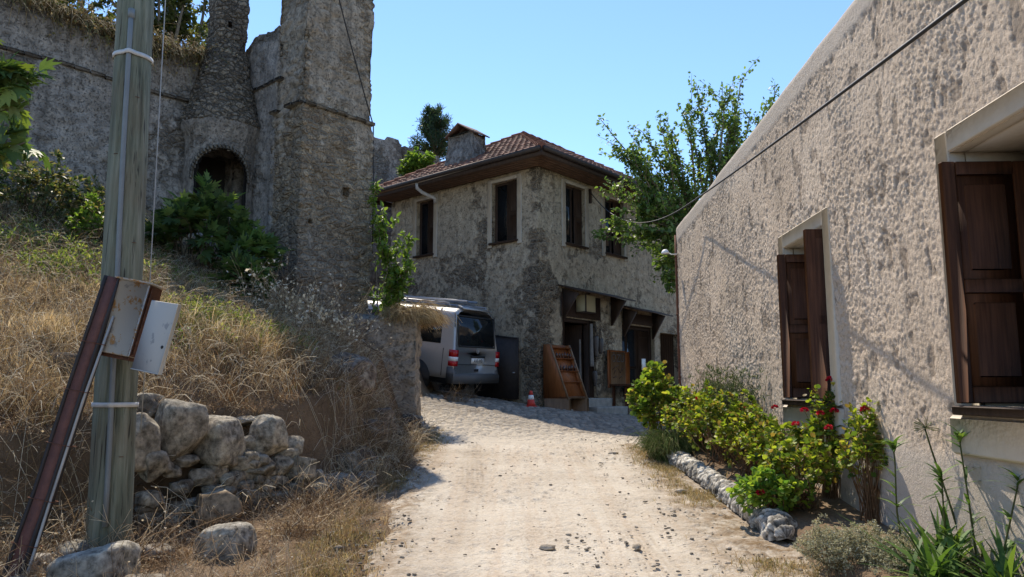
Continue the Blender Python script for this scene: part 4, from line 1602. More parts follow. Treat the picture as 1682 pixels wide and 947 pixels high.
def woody_tree(root, base, tips, trunk_r, fork_z, cols, nleaf, L, W, T, spread, mat='leaf', droop=.3, sub=5, along=.25):
    """limbs bend from the trunk fork to the given crown points; shoots and leaves sit along them"""
    base = np.array(base, float)
    fork = np.array([base[0], base[1], fork_z]) + np.array([*rng.normal(0, .15, 2), 0])
    tg = Geo()
    tg.tube(curved(base, fork, 6, 0, .05), np.linspace(trunk_r, trunk_r * .7, 6), 9)
    tg.build('trunk', 'bark', root, True)
    lg, ends, samp, sdir = Geo(), [], [], []
    for tp_ in tips:
        tp_ = np.array(tp_, float)
        p = curved(fork - (0, 0, rng.uniform(0, .25) * (fork_z - base[2])), tp_, 9, rng.uniform(-.04, .10), .05)
        rr = np.linspace(trunk_r * .38, .006, 9)
        multitube(lg, p[None], rr[None], (.13, .105, .08), 5)
        L_ = np.linalg.norm(tp_ - fork)
        shoots = []
        for s_ in range(sub):
            t = rng.uniform(along, 1)
            q0 = p[0] + 0
            kk = t * 8
            i0 = int(min(7, kk))
            q0 = p[i0] + (p[i0 + 1] - p[i0]) * (kk - i0)
            dv = nrm(rand_dir(1)[0] * .8 + nrm(tp_ - fork) * .7 + np.array([0, 0, .35]))
            q1 = q0 + dv * spread * rng.uniform(.5, 1.1)
            shoots.append(curved(q0, q1, 5, rng.uniform(-.05, .1), .06))
        if shoots:
            multitube(lg, np.array(shoots), np.linspace(.012, .003, 5)[None], (.14, .11, .08), 3)
        per = int(nleaf / len(tips))
        for sp, share in [(p[4:], .4)] + [(s_, .6 / max(1, len(shoots))) for s_ in shoots]:
            m_ = max(2, int(per * share))
            tt = rng.uniform(.1, 1, m_) * (len(sp) - 1)
            ii = np.minimum(tt.astype(int), len(sp) - 2)
            pos = sp[ii] + (sp[ii + 1] - sp[ii]) * (tt - ii)[:, None]
            ax = nrm(sp[ii + 1] - sp[ii])
            pos = pos + rand_dir(m_) * spread * .10
            samp.append(pos)
            sdir.append(nrm(ax * .5 + rand_dir(m_) * 1. + np.array([0, 0, -droop])))
    lg.build('branches', 'twig', root, False)
    pos, d = np.concatenate(samp), np.concatenate(sdir)
    n = nrm(rand_dir(len(pos)) * .6 + np.array([0, 0, 1.]))
    g = Geo()
    sc = rng.uniform(.6, 1.15, len(pos))
    leaves(g, pos, d, n, L * sc, W * sc, mixcol(len(pos), cols, None, .2), T)
    g.build('crown', mat, root, False)


def bush(root, base, rad, h, nstem, nleaf, L, W, T, cols, mat='leaf', stemcol=(.13, .10, .06), lean=(0, 0), inner=.35, wts=None, flat=1., stem_r=.006):
    base = np.array(base, float)
    th = rng.uniform(0, 2 * np.pi, nstem)
    rr = np.sqrt(rng.uniform(.05, 1, nstem))
    top = np.stack([base[0] + lean[0] + rad * rr * np.cos(th), base[1] + lean[1] + rad * flat * rr * np.sin(th), base[2] + h * (1.02 - .45 * rr ** 2) * rng.uniform(.7, 1.08, nstem)], -1)
    b0 = base[None] + np.stack([rng.normal(0, rad * .16, nstem), rng.normal(0, rad * .16, nstem), np.zeros(nstem)], -1)
    K = 7
    t = np.linspace(0, 1, K)[None, :, None]
    off = rng.normal(size=(nstem, 1, 3)) * rad * .18
    paths = b0[:, None] * (1 - t) + top[:, None] * t + off * np.sin(np.pi * t) + np.array([0, 0, 1.]) * (h * .12) * np.sin(np.pi * t)
    g = Geo()
    multitube(g, paths, np.linspace(stem_r, stem_r * .35, K)[None], mixcol(nstem, [stemcol], None, .3), 4)
    g.build('stems', 'straw', root)
    si = rng.integers(0, nstem, nleaf)
    tt = (inner + (1 - inner) * rng.uniform(0, 1, nleaf) ** .6) * (K - 1)
    ii = np.minimum(tt.astype(int), K - 2)
    pos = paths[si, ii] + (paths[si, ii + 1] - paths[si, ii]) * (tt - ii)[:, None]
    out = nrm(pos - (base + (0, 0, h * .45)))
    d = nrm(rand_dir(nleaf) + out * .9)
    pos = pos + d * L * .5 * rng.uniform(.2, 1.4, (nleaf, 1))
    n = nrm(rand_dir(nleaf) * .55 + out * .35 + np.array([0, 0, .8]))
    g = Geo()
    sc = rng.uniform(.5, 1.2, nleaf)
    leaves(g, pos, d, n, L * sc, W * sc, mixcol(nleaf, cols, wts, .18), T)
    g.build('foliage', mat, root)
    return paths


def twig_bush(root, base, rad, h, nstem, col, nsub=4, seed_col=None, nseed=0, thin=.003, up=.55, sl=.02):
    """dead brushwood: stems that fork into side twigs, pale husks on the ends if asked"""
    base = np.array(base, float)
    d0 = nrm(np.stack([rng.normal(0, 1, nstem), rng.normal(0, 1, nstem), np.abs(rng.normal(up, .4, nstem)) + .15], -1))
    L_ = h * rng.uniform(.5, 1.25, nstem)
    K = 6
    t = np.linspace(0, 1, K)[None, :, None]
    b0 = base[None] + np.stack([rng.normal(0, rad * .5, nstem), rng.normal(0, rad * .5, nstem), np.full(nstem, -.04)], -1)
    b0[:, 2] = ground_z(b0[:, 0], b0[:, 1]) - .03 + 0 * b0[:, 2] if base[2] is not None else b0[:, 2]
    wob = rng.normal(size=(nstem, 1, 3)) * .22
    paths = b0[:, None] + d0[:, None] * (L_[:, None, None] * t) + wob * L_[:, None, None] * t * t
    g = Geo()
    multitube(g, paths, np.linspace(thin, thin * .4, K)[None], mixcol(nstem, col, None, .3), 3)
    ns = nstem * nsub
    si = rng.integers(0, nstem, ns)
    ki = rng.integers(1, K - 1, ns)
    q0 = paths[si, ki]
    dv = nrm(paths[si, ki + 1] - paths[si, ki] + rand_dir(ns) * .055 * 1.0 + rand_dir(ns) * np.linalg.norm(paths[si, ki + 1] - paths[si, ki], axis=-1, keepdims=True) * 1.1)
    ls = L_[si] * rng.uniform(.2, .5, ns)
    t4 = np.linspace(0, 1, 4)[None, :, None]
    sub = q0[:, None] + dv[:, None] * ls[:, None, None] * t4 + rng.normal(size=(ns, 1, 3)) * .12 * ls[:, None, None] * t4 ** 2
    multitube(g, sub, np.linspace(thin * .6, thin * .3, 4)[None], mixcol(ns, col, None, .3), 3)
    g.build('twigs', 'straw', root)
    if nseed:
        k_ = rng.integers(0, ns, nseed)
        kk = rng.integers(1, 4, nseed)
        pos = sub[k_, kk] + rng.normal(0, .012, (nseed, 3))
        g = Geo()
        sc = rng.uniform(.5, 1.3, nseed)
        leaves(g, pos, rand_dir(nseed), rand_dir(nseed), sl * 1.3 * sc, sl * sc, mixcol(nseed, seed_col, None, .25), T_DIAMOND)
        g.build('leaves', 'straw', root)  # these pieces are the pale seed heads and husks, not leaves


# ==================================================================== dry grass on the bank (uncountable)
def in_front(x, y):
    return (bank_mask(x, y) > .5) & ~((bank_d(x, y) > -.38) & (bank_d(x, y) < .05) & (y > 5.75) & (y < 7.75) & (x > -3.02)) & ((x - W2[0]) * RV[1] - (y - W2[1]) * RV[0] > .06) & ~((np.abs((x - t0[0]) * RV[0] + (y - t0[1]) * RV[1] - .8) < .85) & (((x - t0[0]) * LV[0] + (y - t0[1]) * LV[1]) > -.05) & (((x - t0[0]) * LV[0] + (y - t0[1]) * LV[1]) < 1.1)) & ~((x > -3.4) & (y > 12.45)) & ~((x > -2.5) & (y > 11.75))


N = 36000
cx = rng.uniform(-8.2, -.75, N)
cy = 3.6 + rng.uniform(0, 1, N) * 9.6
p3 = np.stack([cx, cy, cx * 0], -1)
dd = bank_d(cx, cy)
cover = .12 + 1.5 * fbm(p3 * 1.3, 4, 81)
prob = np.where(dd > .15, np.clip(.62 + cover, .10, 1), np.where(cx < road_edge(cy) + .15, np.clip(-.05 + .45 * cover, .0, .35), 0)) * np.clip(12 / np.maximum(cy, 4), .7, 1.6) / 1.6 * np.where((dd > -.1) & (dd < .5) & (cy > 7.6), .55, 1)
ok = (rng.uniform(0, 1, N) < prob) & in_front(cx, cy) & ((cx - 0) / np.maximum(cy, 1) > -.92)
cx, cy, dd = cx[ok], cy[ok], dd[ok]
tuft = rng.uniform(0, 1, len(cx)) < .10
nb = np.where(tuft, rng.integers(26, 52, len(cx)), rng.integers(2, 7, len(cx)))
ti = np.repeat(np.arange(len(cx)), nb)
n = len(ti)
bx, by = cx[ti] + rng.normal(0, .035, n), cy[ti] + rng.normal(0, .035, n)
bz = ground_z(bx, by) + rough_z(bx, by) - .02
hn = fbm(np.stack([cx * .7, cy * .7, cx * 0], -1), 3, 83)
hh = (.07 + .22 * np.clip(hn + .25, 0, 1.2))[ti] * rng.uniform(.35, 1.35, n) * np.where(dd[ti] > .2, 1, .30) * np.where(tuft[ti], 1.45, .75)
green = np.exp(-((cx + 5.6) / .9) ** 2 - ((cy - 9.2) / .9) ** 2) * .7 + np.exp(-((cx + 3.55) / .5) ** 2 - ((cy - 8.9) / .9) ** 2) * .75 + np.exp(-((cx + 2.9) / .5) ** 2 - ((cy - 9.3) / .6) ** 2) * .4 + .03
brown = sstep(0, .5, fbm(np.stack([cx * .8, cy * .8, cx * 0 + 9], -1), 3, 85)) * .6 + sstep(1.4, .1, dd) * .65
u = rng.uniform(0, 1, n) + np.where(tuft[ti], .25, 0)
col = mixcol(n, [(.58, .45, .255), (.68, .55, .35), (.45, .325, .175), (.80, .71, .53)], (3, 3, 2, 2.2), .25)
bc = mixcol(n, [(.34, .215, .115), (.44, .30, .165), (.25, .165, .095)], None, .2)
gc = mixcol(n, [(.17, .20, .05), (.23, .25, .07), (.12, .16, .04)], None, .2)
col = np.where((u < brown[ti])[:, None], bc, col)
col = np.where((rng.uniform(0, 1, n) < green[ti])[:, None], gc, col)
ang = rng.uniform(0, 2 * np.pi, n)
g = Geo()
blades(g, np.stack([bx, by, bz], -1), np.stack([np.cos(ang) + .35, np.sin(ang) - .25], -1), hh, rng.uniform(.003, .0075, n) * np.clip(by / 7, .8, 1.6), col, rng.uniform(.3, 1.25, n) * np.where(tuft[ti], .85, 1))
# long flattened straws
m_ = 15000
sx, sy = rng.uniform(-7, -1.2, m_), rng.uniform(4, 12.4, m_)
ok = (bank_d(sx, sy) > -.5) & in_front(sx, sy) & (sx / sy > -.92)
sx, sy = sx[ok], sy[ok]
m_ = len(sx)
a = rng.uniform(0, 2 * np.pi, m_)
Ls = rng.uniform(.2, .6, m_)
p0 = np.stack([sx, sy, ground_z(sx, sy) + .05], -1)
p1x, p1y = sx + np.cos(a) * Ls * .7, sy + np.sin(a) * Ls * .7
p1 = np.stack([p1x, p1y, np.maximum(ground_z(p1x, p1y), p0[:, 2]) + rng.uniform(.0, .34, m_)], -1)
t = np.linspace(0, 1, 4)[None, :, None]
multitube(g, p0[:, None] * (1 - t) + p1[:, None] * t + np.array([0, 0, .09]) * np.sin(np.pi * t), np.full((1, 4), .002), mixcol(m_, [(.60, .50, .33), (.36, .26, .15), (.74, .68, .54), (.24, .17, .10)], None, .2), 3)
tag(g.build('dry_grass', 'straw'), 'tall straw coloured grass covering the bank', None, None, 'stuff')

# tangled low brushwood between the grasses, and green weeds
def clumps(nc, x0, x1, y0, y1, f, seed):
    qx, qy = rng.uniform(x0, x1, nc * 4), rng.uniform(y0, y1, nc * 4)
    ok = in_front(qx, qy) & (qx / qy > -.92) & (rng.uniform(0, 1, nc * 4) < f(qx, qy))
    return qx[ok][:nc], qy[ok][:nc]


qx, qy = clumps(950, -7.5, -1.1, 4, 12.3, lambda x, y: np.where(bank_d(x, y) > -.05, .35 + .65 * sstep(1.6, .5, bank_d(x, y)) + .5 * (y > 7.5) * (bank_d(x, y) < .7), np.where(x < road_edge(y) - .1, .75, 0)), 0)
ns_ = 16
ti = np.repeat(np.arange(len(qx)), ns_)
n = len(ti)
sz = rng.uniform(.10, .34, len(qx))[ti]
d0 = nrm(np.stack([rng.normal(0, 1, n), rng.normal(0, 1, n), np.abs(rng.normal(.5, .5, n)) + .08], -1))
b0 = np.stack([qx[ti] + rng.normal(0, .05, n), qy[ti] + rng.normal(0, .05, n), qx[ti] * 0], -1)
b0[:, 2] = ground_z(b0[:, 0], b0[:, 1]) + rough_z(b0[:, 0], b0[:, 1]) - .01
t = np.linspace(0, 1, 5)[None, :, None]
pth = b0[:, None] + d0[:, None] * (sz * rng.uniform(.5, 1.3, n))[:, None, None] * t + rng.normal(size=(n, 1, 3)) * .25 * sz[:, None, None] * t ** 2
tone = np.array([(.29, .20, .12), (.40, .29, .18), (.19, .13, .08), (.54, .43, .29), (.66, .56, .41)])[rng.integers(0, 5, len(qx))][ti] * rng.uniform(.75, 1.25, (n, 1))
g = Geo()
multitube(g, pth, np.linspace(.0026, .001, 5)[None], tone, 3)
si = rng.integers(0, n, n * 3)
ki = rng.integers(1, 4, n * 3)
dv = nrm(d0[si] + rand_dir(n * 3) * 1.1)
t = np.linspace(0, 1, 3)[None, :, None]
sub = pth[si, ki][:, None] + dv[:, None] * (sz[si] * rng.uniform(.15, .45, n * 3))[:, None, None] * t
multitube(g, sub, np.array([[.0016, .0012, .0008]]), tone[si], 3)
k_ = rng.integers(0, n * 3, 9000)
leaves(g, sub[k_, 2] + rng.normal(0, .006, (9000, 3)), rand_dir(9000), rand_dir(9000), .016, .009, mixcol(9000, [(.62, .54, .40), (.40, .31, .2), (.74, .68, .56)], None, .2), T_DIAMOND)
tag(g.build('dry_brush', 'straw'), 'tangled dead brush and seed stalks over the bank', None, None, 'stuff')
qx, qy = clumps(260, -7.2, -2.2, 7.6, 11.5, lambda x, y: np.clip(np.exp(-((x + 5.5) / .8) ** 2 - ((y - 9.0) / .8) ** 2) + np.exp(-((x + 3.45) / .32) ** 2 - ((y - 8.8) / .6) ** 2) + np.exp(-((x + 2.9) / .3) ** 2 - ((y - 9.4) / .4) ** 2) + .5 * sstep(10, 10.8, y) * sstep(-3.6, -4.2, x), 0, 1), 1)
nl_ = 40
ti = np.repeat(np.arange(len(qx)), nl_)
n = len(ti)
px2, py2 = qx[ti] + rng.normal(0, .07, n), qy[ti] + rng.normal(0, .07, n)
g = Geo()
leaves(g, np.stack([px2, py2, ground_z(px2, py2) + rng.uniform(.02, .30, n)], -1), nrm(rand_dir(n) + np.array([0, 0, .5])), rand_dir(n), .055 * rng.uniform(.6, 1.3, n), .024, mixcol(n, [(.16, .21, .06), (.22, .27, .08), (.12, .16, .05), (.33, .33, .14)], None, .2), T_DIAMOND)
tag(g.build('green_weeds', 'leaf'), 'patches of low green weeds among the dry grass', None, None, 'stuff')

# short weeds along the road verges and the bed
N = 2600
cx = np.concatenate([rng.normal(1.80, .14, N), road_edge(rng.uniform(5, 12, N)) + rng.normal(-.1, .12, N)])
cy = np.concatenate([rng.uniform(4.5, 10.8, N), rng.uniform(4.6, 12.2, N)])
ok = fbm(np.stack([cx * 2, cy * 1.2, cx * 0], -1), 3, 91) > -.08
cx, cy = cx[ok], cy[ok]
ti = np.repeat(np.arange(len(cx)), 6)
n = len(ti)
bx, by = cx[ti] + rng.normal(0, .025, n), cy[ti] + rng.normal(0, .025, n)
g = Geo()
ang = rng.uniform(0, 2 * np.pi, n)
blades(g, np.stack([bx, by, ground_z(bx, by) - .01], -1), np.stack([np.cos(ang), np.sin(ang)], -1), rng.uniform(.02, .10, n), rng.uniform(.003, .006, n), mixcol(n, [(.42, .32, .15), (.30, .21, .10), (.20, .19, .07), (.52, .43, .25)], None, .2), rng.uniform(.3, 1.2, n))
tag(g.build('verge_weeds', 'straw'), 'short dry weeds along both road edges', None, None, 'stuff')

# ------------------------------------------------------------------ dead brushwood, one thing each
DEADC = [(.26, .175, .10), (.38, .27, .16), (.17, .115, .07), (.50, .39, .25)]
PALE = [(.78, .68, .50), (.62, .52, .36), (.82, .74, .58), (.36, .28, .18)]
for (x, y, r_, h, ns, seeds, lab) in (
        (-3.5, 10.9, .42, .85, 80, 900, 'dry shrub with pale seed heads at the left corner of the tall pier'),
        (-2.95, 10.9, .45, .95, 95, 1100, 'widest seed headed dry shrub standing straight before the tall pier'),
        (-2.80, 11.5, .36, .75, 70, 750, 'seed headed dry shrub close to the top of the broken wall'),
        (-2.55, 9.6, .5, .5, 120, 0, 'brown tangled brushwood on the bank below the seed headed shrubs'),
        (-3.05, 8.3, .4, .45, 90, 0, 'low brown brushwood on the bank above the drystone wall'),
        (-1.80, 8.9, .35, .42, 110, 0, 'grey fan of dead twigs over the dark rock at the road edge'),
        (-1.75, 6.9, .30, .38, 110, 150, 'pale spiky dead weed in front of the low end of the drystone wall'),
        (-1.72, 6.1, .32, .28, 90, 120, 'low dead weed by the road in front of the broken block'),
        (-2.66, 5.15, .22, .5, 70, 160, 'dead thistly weed at the foot of the wooden pole'),
        (-3.45, 5.6, .4, .55, 90, 120, 'dead weeds behind the leaning steel post'),
        (-3.3, 4.75, .3, .5, 60, 80, 'thin pale dead stalks left of the leaning steel post'),
        (-1.62, 12.0, .25, .35, 60, 0, 'grey dead twigs at the foot of the broken wall'),
        (-1.15, 15.7, .28, .40, 60, 0, 'small dead weed beside the rear wheel of the van')):
    zz_ = float(ground_z(x, y))
    t_ = thing('dry_shrub', lab, 'shrub', (x, y, zz_))
    twig_bush(t_, (x, y, zz_), r_, h, ns, DEADC if not seeds else DEADC + PALE[:2], 5, PALE, seeds, .0034 if y < 8 else .0045, sl=.016 if y < 8 else .036, up=1.3 if seeds > 500 else .5)

# straw mop hanging over the broken wall
t_ = thing('grass_tuft', 'straw yellow mop of grass drooping over the top of the broken wall', 'grass tuft', (-1.7, 12.8, 2.8))
N = 4200
kc = 26
kx, ky = rng.uniform(-2.15, -1.55, kc), rng.uniform(12.58, 13.0, kc)
ki_ = rng.integers(0, kc, N)
bx, by = kx[ki_] + rng.normal(0, .06, N), ky[ki_] + rng.normal(0, .05, N)
bx = np.minimum(bx, -1.56)
ka = rng.uniform(0, 2 * np.pi, kc)
a = ka[ki_] + rng.normal(0, .8, N)
L_ = rng.uniform(.2, .62, N) * (.6 + .6 * rng.uniform(0, 1, kc))[ki_]
K = 6
t = np.linspace(0, 1, K)[None, :, None]
dirv = np.stack([np.cos(a) * .75 + .30, np.sin(a) * .6 - .10, np.full(N, 0.)], -1)
pth = np.stack([bx, by, np.full(N, 2.74)], -1)[:, None] + dirv[:, None] * L_[:, None, None] * t + np.array([0, 0, 1.]) * (L_[:, None, None] * (1.7 * t - 1.75 * t * t) * rng.uniform(.2, 1.35, (N, 1, 1))) + rng.normal(size=(N, 1, 3)) * .10 * L_[:, None, None] * t ** 2
g = Geo()
multitube(g, pth, np.linspace(.0035, .0015, K)[None], mixcol(N, [(.55, .42, .20), (.66, .55, .32), (.42, .29, .13), (.30, .20, .10)], None, .25), 3)
g.build('blades', 'straw', t_)

# weeds hanging from the ruined wall's top
for (va, vb, lab) in ((3.6, 6., 'brown weeds trailing over the left end of the long wall top'), (1.9, 3.6, 'brown weeds trailing over the wall top beside the pole'), (.5, 1.9, 'dry weeds on the wall top next to the chimney stack')):
    N = 1500
    v = rng.uniform(va, vb, N)
    p0 = np.stack([W2[0] - RV[0] * v + back[0] * .2, W2[1] - RV[1] * v + back[1] * .2, wall_top(W2[0] - RV[0] * v, W2[1] - RV[1] * v)], -1)
    t_ = thing('wall_weeds', lab, 'weeds', p0.mean(0))
    p0 = p0 + np.array([*(back * 1), 0]) * rng.uniform(-.3, .35, (N, 1))
    L_ = rng.uniform(.15, .6, N)
    dirv = np.array([*(-back), 0]) * rng.uniform(-.2, .8, (N, 1)) + rng.normal(0, .4, (N, 3))
    K = 5
    t = np.linspace(0, 1, K)[None, :, None]
    pth = p0[:, None] + dirv[:, None] * L_[:, None, None] * t + np.array([0, 0, 1.]) * (L_[:, None, None] * (1.2 * t - 1.3 * t * t) * rng.uniform(.5, 1.3, (N, 1, 1)))
    g = Geo()
    multitube(g, pth, np.linspace(.007, .003, K)[None], mixcol(N, [(.30, .22, .12), (.42, .33, .19), (.20, .16, .08), (.22, .22, .09)], None, .2), 3)
    g.build('stalks', 'straw', t_)
    g = Geo()
    k_ = rng.integers(0, N, 1600)
    leaves(g, pth[k_, rng.integers(1, K, 1600)] + rng.normal(0, .03, (1600, 3)), rand_dir(1600), rand_dir(1600), .06, .035, mixcol(1600, [(.26, .20, .10), (.16, .16, .06), (.36, .29, .17)], None, .2), T_DIAMOND)
    g.build('leaves', 'straw', t_)

# ------------------------------------------------------------------ trees
tr = thing('mulberry_tree', 'green broad leaved tree rising between the stone house and the stuccoed house', 'tree', (4.9, 17.4, 1.3))
TIPS = [(2.29, 17.2, 7.9), (2.79, 17.6, 7.81), (3.17, 17.2, 7.37), (4.71, 18.0, 9.2), (5.1, 18.4, 9.3), (5.5, 18.0, 9.3), (2.5, 17, 7.3), (2.7, 16.8, 6.6), (3.0, 17.2, 7.0), (2.6, 17, 6.9), (3.3, 17, 7.6), (3.6, 17.4, 8.0), (2.9, 17.1, 6.3), (3.7, 17.2, 7.2), (6.3, 18.5, 8.8), (6.58, 18.0, 8.82), (4.1, 17.5, 8.08), (6.0, 18.8, 8.9), (3.37, 17.0, 6.5), (3.89, 18.0, 7.57), (2.39, 16.6, 6.1), (5.26, 17.5, 7.86), (4.66, 17.5, 7.25), (5.06, 17.2, 8.5), (6.3, 17.5, 8.01), (3.32, 16.5, 5.66), (4.43, 18.2, 8.9), (2.86, 16.8, 6.95), (3.55, 16.4, 4.88), (5.3, 17.0, 6.94), (5.9, 17.3, 7.2), (6.0, 18, 8.6), (5.4, 17.7, 9.0), (3.6, 17.2, 5.9), (3.3, 16.9, 5.2), (4.1, 17.0, 6.4), (3.9, 16.8, 5.6), (3.0, 16.8, 5.75), (3.5, 16.7, 4.6), (3.8, 17.2, 4.3), (3.4, 17.4, 4.9), (4.2, 17.3, 5.2), (4.6, 17.4, 6.2), (5.0, 17.5, 7.4), (4.9, 17.8, 8.4), (5.6, 17.8, 8.6), (3.7, 17.3, 6.9), (3.2, 17.1, 6.2), (4.0, 18.5, 5.0), (4.2, 19, 5.6), (3.75, 18.5, 4.4), (4.1, 18.2, 6.1), (3.9, 18.4, 5.5), (3.6, 18.2, 5.0), (4.1, 18.4, 4.5)]
woody_tree(tr, (4.9, 17.4, 1.2), TIPS, .16, 4.3, GREENS['mulberry'], 19000, .108, .08, T_SIMPLE, .78, 'leaf', .35, 8, .3)
tr = thing('leafy_branch', 'dark low bough of leaves hanging before the second right window of the stone house', 'branch', (3.6, 16.5, 4.6))
woody_tree(tr, (4.7, 17.0, 4.4), [(1.9, 16.5, 5.45), (2.1, 16.4, 5.15), (2.85, 16.6, 4.85), (2.66, 16.2, 5.31), (1.8, 16.6, 5.2), (2.4, 16.5, 5.2), (3.42, 16.8, 4.3), (3.5, 16.6, 4.0), (3.0, 16.5, 5.1), (3.6, 16.5, 3.8), (2.2, 16.5, 5.6)], .05, 4.7, GREENS['mulberry'], 1900, .13, .10, T_SIMPLE, .38, 'leaf', .4, 4, .5)

# trees up the hill behind the long wall
for (x, y, h, r_, lab) in ((-12.3, 18.5, 6.0, 2.6, 'olive green tree on the hill behind the left end of the long wall'), (-9.2, 19.3, 6.4, 2.4, 'olive green tree on the hill between the wooden pole and the chimney stack'), (-7.0, 20.5, 5.4, 1.1, 'small scrubby tree peeping out right of the chimney stack')):
    zb = 9.6 if x < -8 else 6.6
    t_ = thing('hillside_tree', lab, 'tree', (x, y, zb - 2), 'trees on the hill behind the ruin')
    tips = [(x + rng.normal(0, r_ * .55), y + rng.normal(0, r_ * .5), zb + h * rng.uniform(.05, .75)) for q in range(30)]
    woody_tree(t_, (x, y, zb - 2.2), tips, .18, zb - .2, GREENS['hill'], 11000 if r_ > 1.5 else 2600, .16, .10, T_DIAMOND, .9, 'leaf', .1, 5, .3)

# far pine
t_ = thing('pine_tree', 'distant dark pine rising behind the tiled roof', 'tree', (-3.7, 35, 8))
g = Geo()
g.tube([(-3.7, 35, 6), (-3.68, 35, 11), (-3.7, 35, 15)], [.2, .14, .03], 7)
g.build('trunk', 'bark', t_)
g = Geo()
N = 130
z_ = rng.uniform(11.6, 14.9, N)
Rr = (1.15 * (1 - ((z_ - 12.3) / 2.9).clip(-.2, 1) ** 1.3) + .12)
a = rng.uniform(0, 2 * np.pi, N)
p1 = np.stack([-3.7 + np.cos(a) * Rr, 35 + np.sin(a) * Rr, z_ + .25 + .2 * Rr], -1)
p0 = np.stack([np.full(N, -3.7), np.full(N, 35.), z_ - .1], -1)
t = np.linspace(0, 1, 4)[None, :, None]
multitube(g, p0[:, None] * (1 - t) + p1[:, None] * t, np.linspace(.03, .01, 4)[None], (.1, .08, .06), 3)
g.build('branches', 'twig', t_)
nn = 9000
k_ = rng.integers(0, N, nn)
tt = rng.uniform(.35, 1.05, (nn, 1))
pos = p0[k_] * (1 - tt) + p1[k_] * tt + rng.normal(0, .07, (nn, 3))
g = Geo()
leaves(g, pos, nrm(rand_dir(nn) + np.array([0, 0, .6])), rand_dir(nn), .22, .03, mixcol(nn, GREENS['pine'], None, .25), T_DIAMOND)
g.build('crown', 'leaf', t_)

# ivy on the far wall, leafy sapling beside the pier
t_ = thing('ivy_bush', 'bright ivy clump on the distant wall beside the roof', 'ivy', (-2.95, 23.3, 7.0))
bush(t_, (-2.95, 23.3, 7.2), .62, 2.0, 40, 2400, .14, .12, T_DIAMOND, GREENS['vine'])
t_ = thing('leafy_sapling', 'yellow green sapling growing in the gap right of the tall pier', 'tree', (-2.35, 13.9, 1.9))
woody_tree(t_, (-2.4, 13.9, 1.5), [(-2.35, 13.9, 5.1), (-2.15, 13.9, 4.5), (-2.2, 13.8, 3.75), (-1.85, 14.0, 4.45), (-2.5, 14.0, 5.4), (-2.35, 13.6, 3.3), (-2.05, 13.9, 3.55), (-2.0, 14.0, 4.1), (-2.4, 13.8, 4.6), (-1.9, 13.8, 3.9), (-2.3, 13.8, 4.2), (-2.55, 13.8, 4.9)], .035, 2.6, GREENS['vine'], 1500, .14, .075, T_SIMPLE, .34, 'leaf', .5, 5, .3)

# shrubs in the shade at the foot of the ruin
for (x, y, r_, h, kind, lab) in (
        (-6.3, 9.7, .6, 1.0, 'dark', 'dark tangled shrub at the left end below the long wall'),
        (-5.9, 10.6, .6, 1.1, 'dark', 'dark leafy shrub against the long wall left of the wooden pole'),
        (-5.5, 9.9, .45, .8, 'vine', 'lighter green shrub in front of the dark ones left of the pole'),
        (-5.15, 11.7, .45, 1.15, 'fig', 'sparse shrub with grey leaves just right of the wooden pole'),
        (-4.8, 11.8, .42, 1.5, 'fig', 'big leaved fig shrub in front of the fireplace arch'),
        (-4.25, 12.0, .45, 1.2, 'fig', 'big leaved fig shrub between the fireplace and the tall pier'),
        (-4.15, 11.4, .35, .6, 'fig', 'low fig shrub at the left foot of the tall pier'),
        (-6.6, 8.9, .5, .8, 'dark', 'dark shrub nearest the left edge of the bank')):
    z_ = float(ground_z(x, y))
    t_ = thing('shrub', lab, 'shrub', (x, y, z_), 'shrubs at the foot of the ruin')
    if kind == 'fig':
        bush(t_, (x, y, z_), r_, h, 14, 380, .22, .18, T_FIG, GREENS['fig'], stem_r=.012)
    else:
        bush(t_, (x, y, z_), r_, h, 40, 1700, .075, .05, T_DIAMOND, GREENS[kind] + [(.24, .19, .10)])

# fig boughs reaching in from the left
t_ = thing('fig_tree', 'fig tree whose big lobed leaves reach in at the left edge of the view', 'tree', (-5.5, 6.3, 2.2))
woody_tree(t_, (-5.6, 6.2, 1.9), [(-4.42, 6.4, 4.62), (-4.25, 6.5, 4.40), (-4.36, 6.5, 4.22), (-4.42, 6.5, 3.80), (-4.30, 6.5, 3.72), (-4.5, 6.5, 3.9), (-4.5, 6.5, 4.5), (-4.72, 6.5, 4.8), (-4.9, 6.4, 4.5), (-4.9, 6.5, 3.7), (-5.3, 6.2, 4.9), (-5.6, 6.4, 4.6)], .06, 3.2, GREENS['fig'] + [(.2, .26, .06)], 420, .22, .19, T_FIG, .25, 'glossy_leaf', .5, 3, .6)

